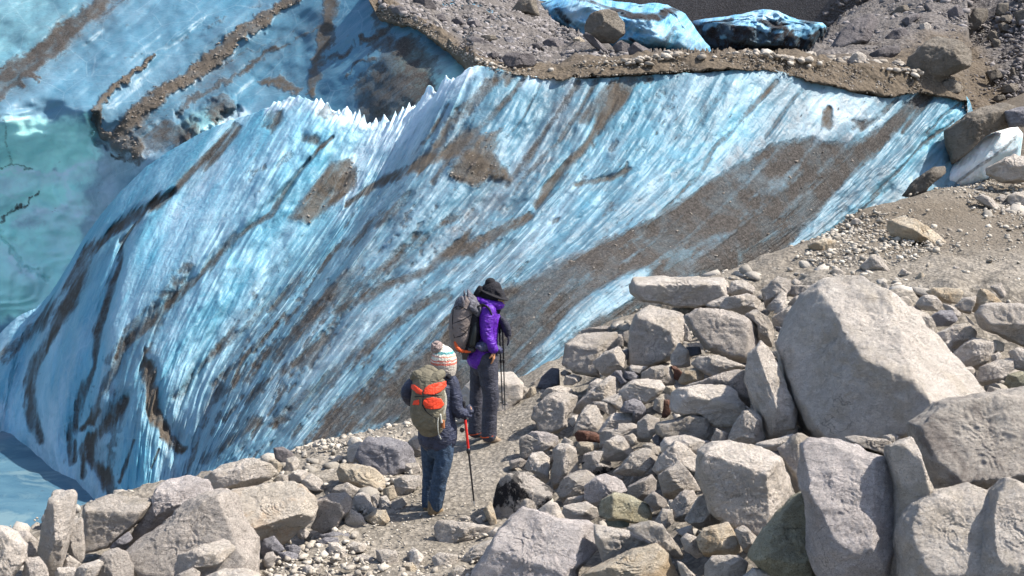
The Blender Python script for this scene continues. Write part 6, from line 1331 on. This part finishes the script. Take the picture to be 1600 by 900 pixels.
def shoe(parent, heel, toe, m, r=.045, h=.05, collar=None):
    heel, toe = Vector(heel), Vector(toe); d = (toe - heel); L = d.length; d.normalize(); up = Vector((0, 0, 1))
    a = tube([heel + up * .055, heel + d * L * .35 + up * .058, heel + d * L * .7 + up * .042, toe + up * .032], [r * .9, r, r * 1.05, r * .8], [.05, .05, .038, .028], 18, side=tuple(d.cross(up)))
    b_ = tube([heel + up * .06 + d * .015, heel + up * .13 + d * .015], [r * .95, r * .9], [r * 1.1, r])
    s_ = fuse("shoe", [a, b_], m, parent, .006, 1, .002, (40, 40, 40), 3)
    c = tube([heel + up * .012 - d * .01, heel + d * L * .5 + up * .012, toe + up * .014 + d * .01], [r * .95, r * 1.12, r * .9], [.016, .016, .014], 18, side=tuple(d.cross(up)))
    so_ = fuse("sole", [c], sole_m, s_, .006, 0); so_.parent = parent; so_.parent = s_
    so_.location = (0, 0, 0)
    return s_
def parent_fix(o): pass
shoe(h1, J(759, 691.5, -.07), J(780, 693.5, .0), shoe_m); shoe(h1, J(739, 684, .09), J(756, 685, .18), shoe_m)
fuse("gaiter_trim", [ringtube(J(763, 680, -.07), .078, .078, .007, .2), ringtube(J(743, 676, .09), .075, .075, .006, .2)], orange, h1, .004, 0)
fuse("glove", hand_parts(J(778, 507, .03), Vector((.9, -.2, .25)), Vector((0, .6, -.8)), curl=1.0, r=1.5) + [tube([J(777, 508, .05), J(782, 505, 0)], [.04, .042])] , fab_black, h1, .005, 1)
fuse("glove", [tube([J(784, 498, -.01), J(788, 505, -.03), J(792, 515, -.03), J(794, 523, -.03)], [.030, .042, .044, .036])] + hand_parts(J(792, 518, -.03), Vector((.25, 0, -1)), Vector((-1, 0, 0)), curl=.3, r=1.4)[1:3], cloth("navy_glove", (.022, .024, .04), .7, .4, .8), h1, .006, 1, label="navy mitten dangling from the pole grips")

bp = thing("backpack", tuple(J(725, 548, -.1)), "taupe grey backpack with black base and orange edge worn by the purple-jacketed hiker", "backpack")
pk = fuse("pack_body", [tube([J(718, 538, -.12), J(719, 524, -.12), J(720, 505, -.12), J(724, 487, -.12), J(732, 474, -.12)], [.085, .115, .120, .115, .085], [.11, .13, .14, .13, .10], 30)], fab_grey, bp, .007, 2, .006, (9, 9, 14), 40)
fuse("top_lid", [tube([J(715, 479, -.13), J(722, 472, -.14), J(733, 471, -.13), J(743, 480, -.11), J(746, 488, -.10)], [.035, .055, .062, .06, .04], [.09, .12, .13, .12, .09])], fab_dgrey, bp, .007, 1, .008, (30, 30, 12), 41)
fuse("back_panel", [tube([J(739, 484, -.06), J(741, 505, -.08), J(739, 527, -.09), J(733, 544, -.1)], [.06, .075, .082, .055], [.12, .14, .14, .12])], fab_black, bp, .007, 1, .004, (20, 20, 20), 42)
fuse("base_panel", [tube([J(715, 539, -.12), J(725, 545, -.12), J(738, 543, -.12)], [.05, .055, .05], [.10, .12, .11])], cloth("base_cloth", (.055, .05, .05), .7), bp, .007, 1)
fuse("edge_trim", [tube([J(711, 529, -.2), J(712, 537, -.22), J(716, 545, -.23), J(724, 549, -.23), J(735, 549.5, -.22)], [.014, .018, .020, .018, .010])], orange, bp, .005, 0)
fuse("bottle", [tube([J(742, 510, -.2), J(741, 520, -.21), J(738, 538, -.22)], [.028, .038, .04]), tube([J(743, 505, -.2), J(742, 510, -.2)], [.02, .024])], cloth("black_bottle", (.012, .014, .014), .35, .2, .1), bp, .005, 0)
cord = []
for pts in ([(708, 484), (707, 505), (710, 528)], [(709, 505), (722, 500), (737, 492)], [(709, 508), (722, 515), (729, 520)], [(710, 527), (722, 524), (735, 510)], [(709, 482), (716, 478), (730, 484)]):
    cord.append(tube([J(a, b, -.272 + .05 * abs(a - 720) / 14) for a, b in pts], [.0045] * len(pts), None, 8))
fuse("cord", cord, fab_black, bp, 0)
fuse("strap", [tube([J(742, 540, -.16), J(752, 546, -.2), J(768, 548, -.17)], [.014, .016, .013])], fab_black, bp, .005, 1)
fuse("shoulder_strap", [tube([J(744, 480, -.2), J(753, 477, -.2), J(762, 480, -.21), J(768, 490, -.2), J(770, 500, -.16)], [.010, .011, .011, .010, .009], [.022] * 5)], fab_black, bp, .005, 1)
fuse("hip_pocket", [tube([J(747, 540, -.19), J(754, 541, -.21), J(761, 543, -.2)], [.05, .06, .045], [.03, .04, .03]), tube([J(764, 541, -.2), J(776, 545, -.12), J(781, 548, -.02)], [.03, .035, .03])], cloth("navy_cloth", (.06, .065, .13), .6, .4, .8, scale=2), bp, .006, 1, .008, (40, 40, 40), 43)

pole_black = newmat("pole_black")[0]; pole_black.node_tree.nodes["Principled BSDF"].inputs["Base Color"].default_value = (.015, .015, .018, 1); pole_black.node_tree.nodes["Principled BSDF"].inputs["Roughness"].default_value = .35
pole_red = newmat("pole_red")[0]; pole_red.node_tree.nodes["Principled BSDF"].inputs["Base Color"].default_value = (.55, .02, .015, 1); pole_red.node_tree.nodes["Principled BSDF"].inputs["Roughness"].default_value = .35
metal = newmat("pole_tip")[0]; metal.node_tree.nodes["Principled BSDF"].inputs["Base Color"].default_value = (.5, .5, .52, 1); metal.node_tree.nodes["Principled BSDF"].inputs["Metallic"].default_value = .8
def tp(name, top, tip, label, upper, r=.008, group=None, frac=(.12, .45), basket=True):
    top, tip = Vector(top), Vector(tip); e = thing(name, tuple(tip), label, "trekking pole", group); d = tip - top
    fuse("grip", [tube([top, top + d * frac[0] * .5, top + d * frac[0]], [.020, .016, .015])], fab_black, e, 0)
    fuse("upper_shaft", [tube([top + d * frac[0], top + d * frac[1]], [r * 1.1, r * 1.1], sub=1)], upper, e, 0)
    fuse("lower_shaft", [tube([top + d * frac[1], top + d * .96], [r * .85, r * .7], sub=1)], pole_black, e, 0)
    fuse("lock_collar", [tube([top + d * (frac[1] - .01), top + d * (frac[1] + .015)], [r * 1.7, r * 1.7], sub=1)], pole_black, e, 0)
    fuse("tip", [tube([top + d * .96, tip + d.normalized() * .02], [.006, .003], sub=1)], metal, e, 0)
    if basket: fuse("basket", [ringtube(top + d * .94, .022, .022, .005)], pole_black, e, 0)
    return e
tp("trekking_pole", J(785, 500, -.02), J(789, 640, .25), "black trekking pole planted beside the purple-jacketed hiker, the one nearer the boulders", pole_black)
tp("trekking_pole", J(780, 503, .02), J(785, 637, .22), "second black trekking pole just left of its twin, beside the purple-jacketed hiker", pole_black)

# ---------------------------------------------------------------- hiker in the bobble hat
D2_ = float(hit(676, 804)[1]) - .03; J = lambda u, v, d=0.0: vat(u, v, D2_ + d)
h2 = person("person", tuple(J(678, 804)), "hiker seen from behind in a striped bobble hat, navy jacket and blue jeans")
f2 = Vector((.35, .93, 0)).normalized()
navy = cloth("navy_shell", (0.030, 0.036, 0.065), .55, .3, .8)
jeans = cloth("blue_jeans", (0.036, 0.062, 0.105), .85, .3, .8, scale=1.5)
khaki = cloth("khaki_pack_cloth", (0.135, 0.122, 0.088), .8, .18, .6)
redp = cloth("red_pack_panel", (0.68, 0.055, 0.02), .55, .15, .4)
boot_m = cloth("brown_boot", (0.20, 0.145, 0.085), .85, .3, .6, scale=3)
lr = [J(692, 686, -.02), J(694, 708, -.03), J(690, 733, -.04), J(685, 760, -.02), J(680, 790, 0)]
ll = [J(673, 688, .08), J(672, 712, .12), J(672, 738, .16), J(670, 765, .16), J(669, 788, .14)]
body = head_parts(J(692, 562), f2)
body += [tube([J(682, 684), J(683, 660), J(681, 630), J(681, 605), J(683, 594), J(688, 582), J(691, 572)], [.13, .11, .12, .15, .13, .055, .05], [.11, .10, .10, .11, .09, .055, .05])]
body += [tube(lr, [.08, .075, .055, .05, .038]), tube(ll, [.08, .07, .055, .05, .038])]
body += [tube([J(704, 594), J(710, 614), J(713, 634, -.02), J(720, 644, -.02), J(726, 644, -.02)], [.045, .042, .036, .03, .025]), tube([J(653, 595), J(642, 604, -.03), J(636, 616, -.02), J(642, 628, .1), J(650, 632, .18)], [.045, .042, .036, .032, .025])]
body += hand_parts(J(723, 645, -.02), Vector((.55, .2, .25)), Vector((.2, 1, -.1)), curl=.9) + hand_parts(J(650, 632, .18), Vector((.5, .8, -.2)), Vector((0, 0, -1)), curl=.9)
fuse("body", body, skin, h2, .0055, 1)
jk = [tube([J(683, 686), J(684, 675), J(683, 655), J(681, 632), J(680, 610), J(681, 597), J(685, 588), J(688, 582)], [.180, .182, .165, .155, .165, .155, .12, .08], [.145, .145, .13, .125, .13, .125, .10, .08], 32),
      tube([J(702, 594), J(707, 606), J(711, 622, -.01), J(713, 636, -.02), J(719, 645, -.03), J(725, 646, -.03)], [.070, .070, .066, .064, .058, .045]),
      tube([J(656, 595), J(646, 601, -.03), J(638, 611, -.04), J(638, 620, .0), J(645, 628, .1)], [.068, .068, .064, .06, .05])]
fuse("jacket", jk, navy, h2, .0075, 2, .006, (18, 18, 14), 51)
fuse("hood", [ringtube(J(684, 583), .115, .10, .040, -.1), tube([J(664, 580, -.06), J(676, 584, -.09), J(692, 586, -.06), J(704, 584, .0)], [.035, .05, .045, .03])], navy, h2, .0075, 2, .006, (20, 20, 30), 52)
fuse("scarf", [ringtube(J(694, 577), .075, .075, .018, .1)], cloth("red_scarf", (.30, .05, .05), .9, .5, .8, scale=4), h2, .006, 1)
# knitted hat with bands, and its bobble
km, nt, b = newmat("striped_knit"); t = NT(nt); ob = t.n("ShaderNodeTexCoord").outputs["Object"]; sx = t.n("ShaderNodeSeparateXYZ"); t.l(ob, sx.inputs[0])
hz0 = (J(692, 577) - J(678, 804)).z; hz1 = (J(692, 541) - J(678, 804)).z
tt = t.math('ADD', t.math('DIVIDE', t.math('SUBTRACT', sx.outputs[2], hz0), hz1 - hz0), t.math('MULTIPLY', t.math('SUBTRACT', t.noise(ob, 30, 3, .6), .5), .12))
rp = t.n("ShaderNodeValToRGB"); rp.color_ramp.interpolation = 'CONSTANT'; e = rp.color_ramp.elements
for _ in range(7): e.new(.5)
for el, (pp_, cc) in zip(e, [(0, (.42, .38, .33)), (.26, (.62, .12, .07)), (.36, (.75, .62, .52)), (.42, (.62, .12, .08)), (.48, (.62, .60, .50)), (.60, (.68, .30, .22)), (.66, (.66, .64, .55)), (.72, (.05, .28, .30)), (.82, (.66, .64, .56))]):
    el.position = pp_; el.color = cc + (1,)
t.l(tt, rp.inputs[0]); kc = t.mix(t.math('MULTIPLY', t.ramp(t.noise(ob, 75, 2, .6), (.42, 1.), (.55, 0.)), .45), rp.outputs[0], (.40, .36, .33)); t.l(kc, b.inputs["Base Color"]); b.inputs["Roughness"].default_value = .95
t.l(t.bump(t.noise(ob, 90, 2, .5), .8, .02), b.inputs["Normal"])
fuse("bobble_hat", [tube([J(694, 578), J(693.5, 568), J(692.5, 558), J(690, 549), J(688, 545)], [.112, .118, .116, .085, .05], [.112, .118, .115, .085, .05], 28)], km, h2, .006, 1, .004, (60, 60, 60), 61)
fuse("bobble", [ball(J(683, 543, -.02), .052)], cloth("bobble_yarn", (.42, .33, .31), .95, .45, 1.0, scale=5), h2, .005, 0, .012, (60, 60, 60), 62)
tr = [tube([J(682, 682), J(683, 692), J(683, 702)], [.155, .15, .10], [.13, .13, .10], 28), tube(lr, [.10, .086, .076, .070, .066], [.11, .09, .08, .075, .07]), tube(ll, [.095, .08, .068, .062, .058])]
fuse("jeans", tr, jeans, h2, .0075, 2, .007, (16, 16, 10), 71)
shoe(h2, J(675, 806, -.03), J(688, 803, .12), boot_m, .05); shoe(h2, J(668, 802, .12), J(676, 799, .30), boot_m, .045)
fuse("glove", [tube([J(718, 644, -.03), J(724, 646, -.02)], [.048, .046])] + hand_parts(J(723, 645, -.02), Vector((.55, .2, .25)), Vector((.2, 1, -.1)), curl=1.0, r=1.7), navy, h2, .0055, 1)
b2 = thing("backpack", tuple(J(670, 672, -.2)), "khaki backpack with bright red wing-shaped panels worn by the hiker in the bobble hat", "backpack")
pk2 = fuse("pack_body", [tube([J(673, 667, -.2), J(671, 657, -.22), J(668, 640, -.24), J(669, 620, -.24), J(670, 603, -.22), J(671, 590, -.19), J(674, 583, -.17)], [.115, .150, .158, .150, .148, .140, .10], [.10, .12, .125, .12, .11, .10, .07], 36)], khaki, b2, .006, 2, .007, (8, 8, 16), 81)
cu = lambda s: [(668.5 + (620 + a / 5.293 - 668.5) * 1.14, 622 + (525 + b_ / 5.293 - 622) * 1.10) for a, b_ in P_(s)]
for i, s_ in enumerate(("220,485 232,440 262,415 300,402 385,385 392,420 350,465 300,490", "122,402 165,415 218,455 216,492 180,480 140,440", "215,548 235,515 290,505 350,515 372,560 350,590 290,600 240,590", "148,565 158,530 196,522 198,568", "340,338 365,305 395,330 390,362")):
    project_patch(pk2, "red_panel", redp, cu(s_), .008, b2)
fuse("side_pocket", [tube([J(692, 610, -.25), J(695, 625, -.25), J(692, 645, -.27), J(686, 658, -.28)], [.018, .022, .02, .014])], cloth("pale_webbing", (.42, .40, .33), .8, .3, .8, scale=3), b2, .005, 1)
fuse("top_flap", [tube([J(646, 590, -.2), J(652, 585, -.22), J(659, 592, -.25), J(663, 606, -.28)], [.03, .045, .045, .02], [.03, .04, .04, .02]), tube([J(690, 584, -.2), J(681, 590, -.26), J(672, 603, -.30), J(664, 612, -.32)], [.04, .045, .035, .02], [.04, .04, .03, .02])], khaki, b2, .006, 1, .006, (25, 25, 25), 83)
fuse("cord", [tube([J(662, 612, -.35), J(661, 622, -.37), J(660, 634, -.37)], [.004] * 3, None, 8), tube([J(648, 620, -.33), J(660, 619, -.37), J(690, 617, -.33)], [.004] * 3, None, 8), tube([J(660, 633, -.37), J(668, 645, -.37), J(684, 655, -.34)], [.004] * 3, None, 8)], fab_black, b2, 0)
fuse("dangling_strap", [tube([J(685, 650, -.33), J(684, 662, -.34), J(685, 676, -.31), J(689, 686, -.27)], [.005] * 4, None, 8), tube([J(688, 648, -.32), J(690, 660, -.32)], [.010, .010])], cloth("strap_grey", (.5, .5, .45), .8), b2, 0)
fuse("buckle", [tube([J(692, 658, -.3), J(693, 668, -.3)], [.016, .014])], cloth("brown_buckle", (.35, .13, .05), .6), b2, .004, 0)
fuse("shoulder_strap", [tube([J(650, 589, -.12), J(652, 586, -.05), J(653, 590, .08)], [.02, .022, .02])], fab_black, b2, .006, 0)
fuse("shoulder_strap", [tube([J(700, 589, -.12), J(702, 586, -.05), J(701, 590, .08)], [.02, .022, .02])], fab_black, b2, .006, 0)
tp("trekking_pole", J(724, 629, -.02), J(741, 788, -.05), "red trekking pole with black lower shaft held by the hiker in the bobble hat", pole_red, .0115, frac=(.16, .47), basket=False)
bk_ = fuse("basket", [ball(J(722, 672, -.03), (.024, .006, .024))], pole_black, b2, 0)
tp("trekking_pole", J(668, 650, .2), J(669, 786, .25), "thin black trekking pole hanging behind the jeans of the hiker in the bobble hat", pole_black, .007, basket=False)
# soles were made with their own parent set: keep them where their shoes are
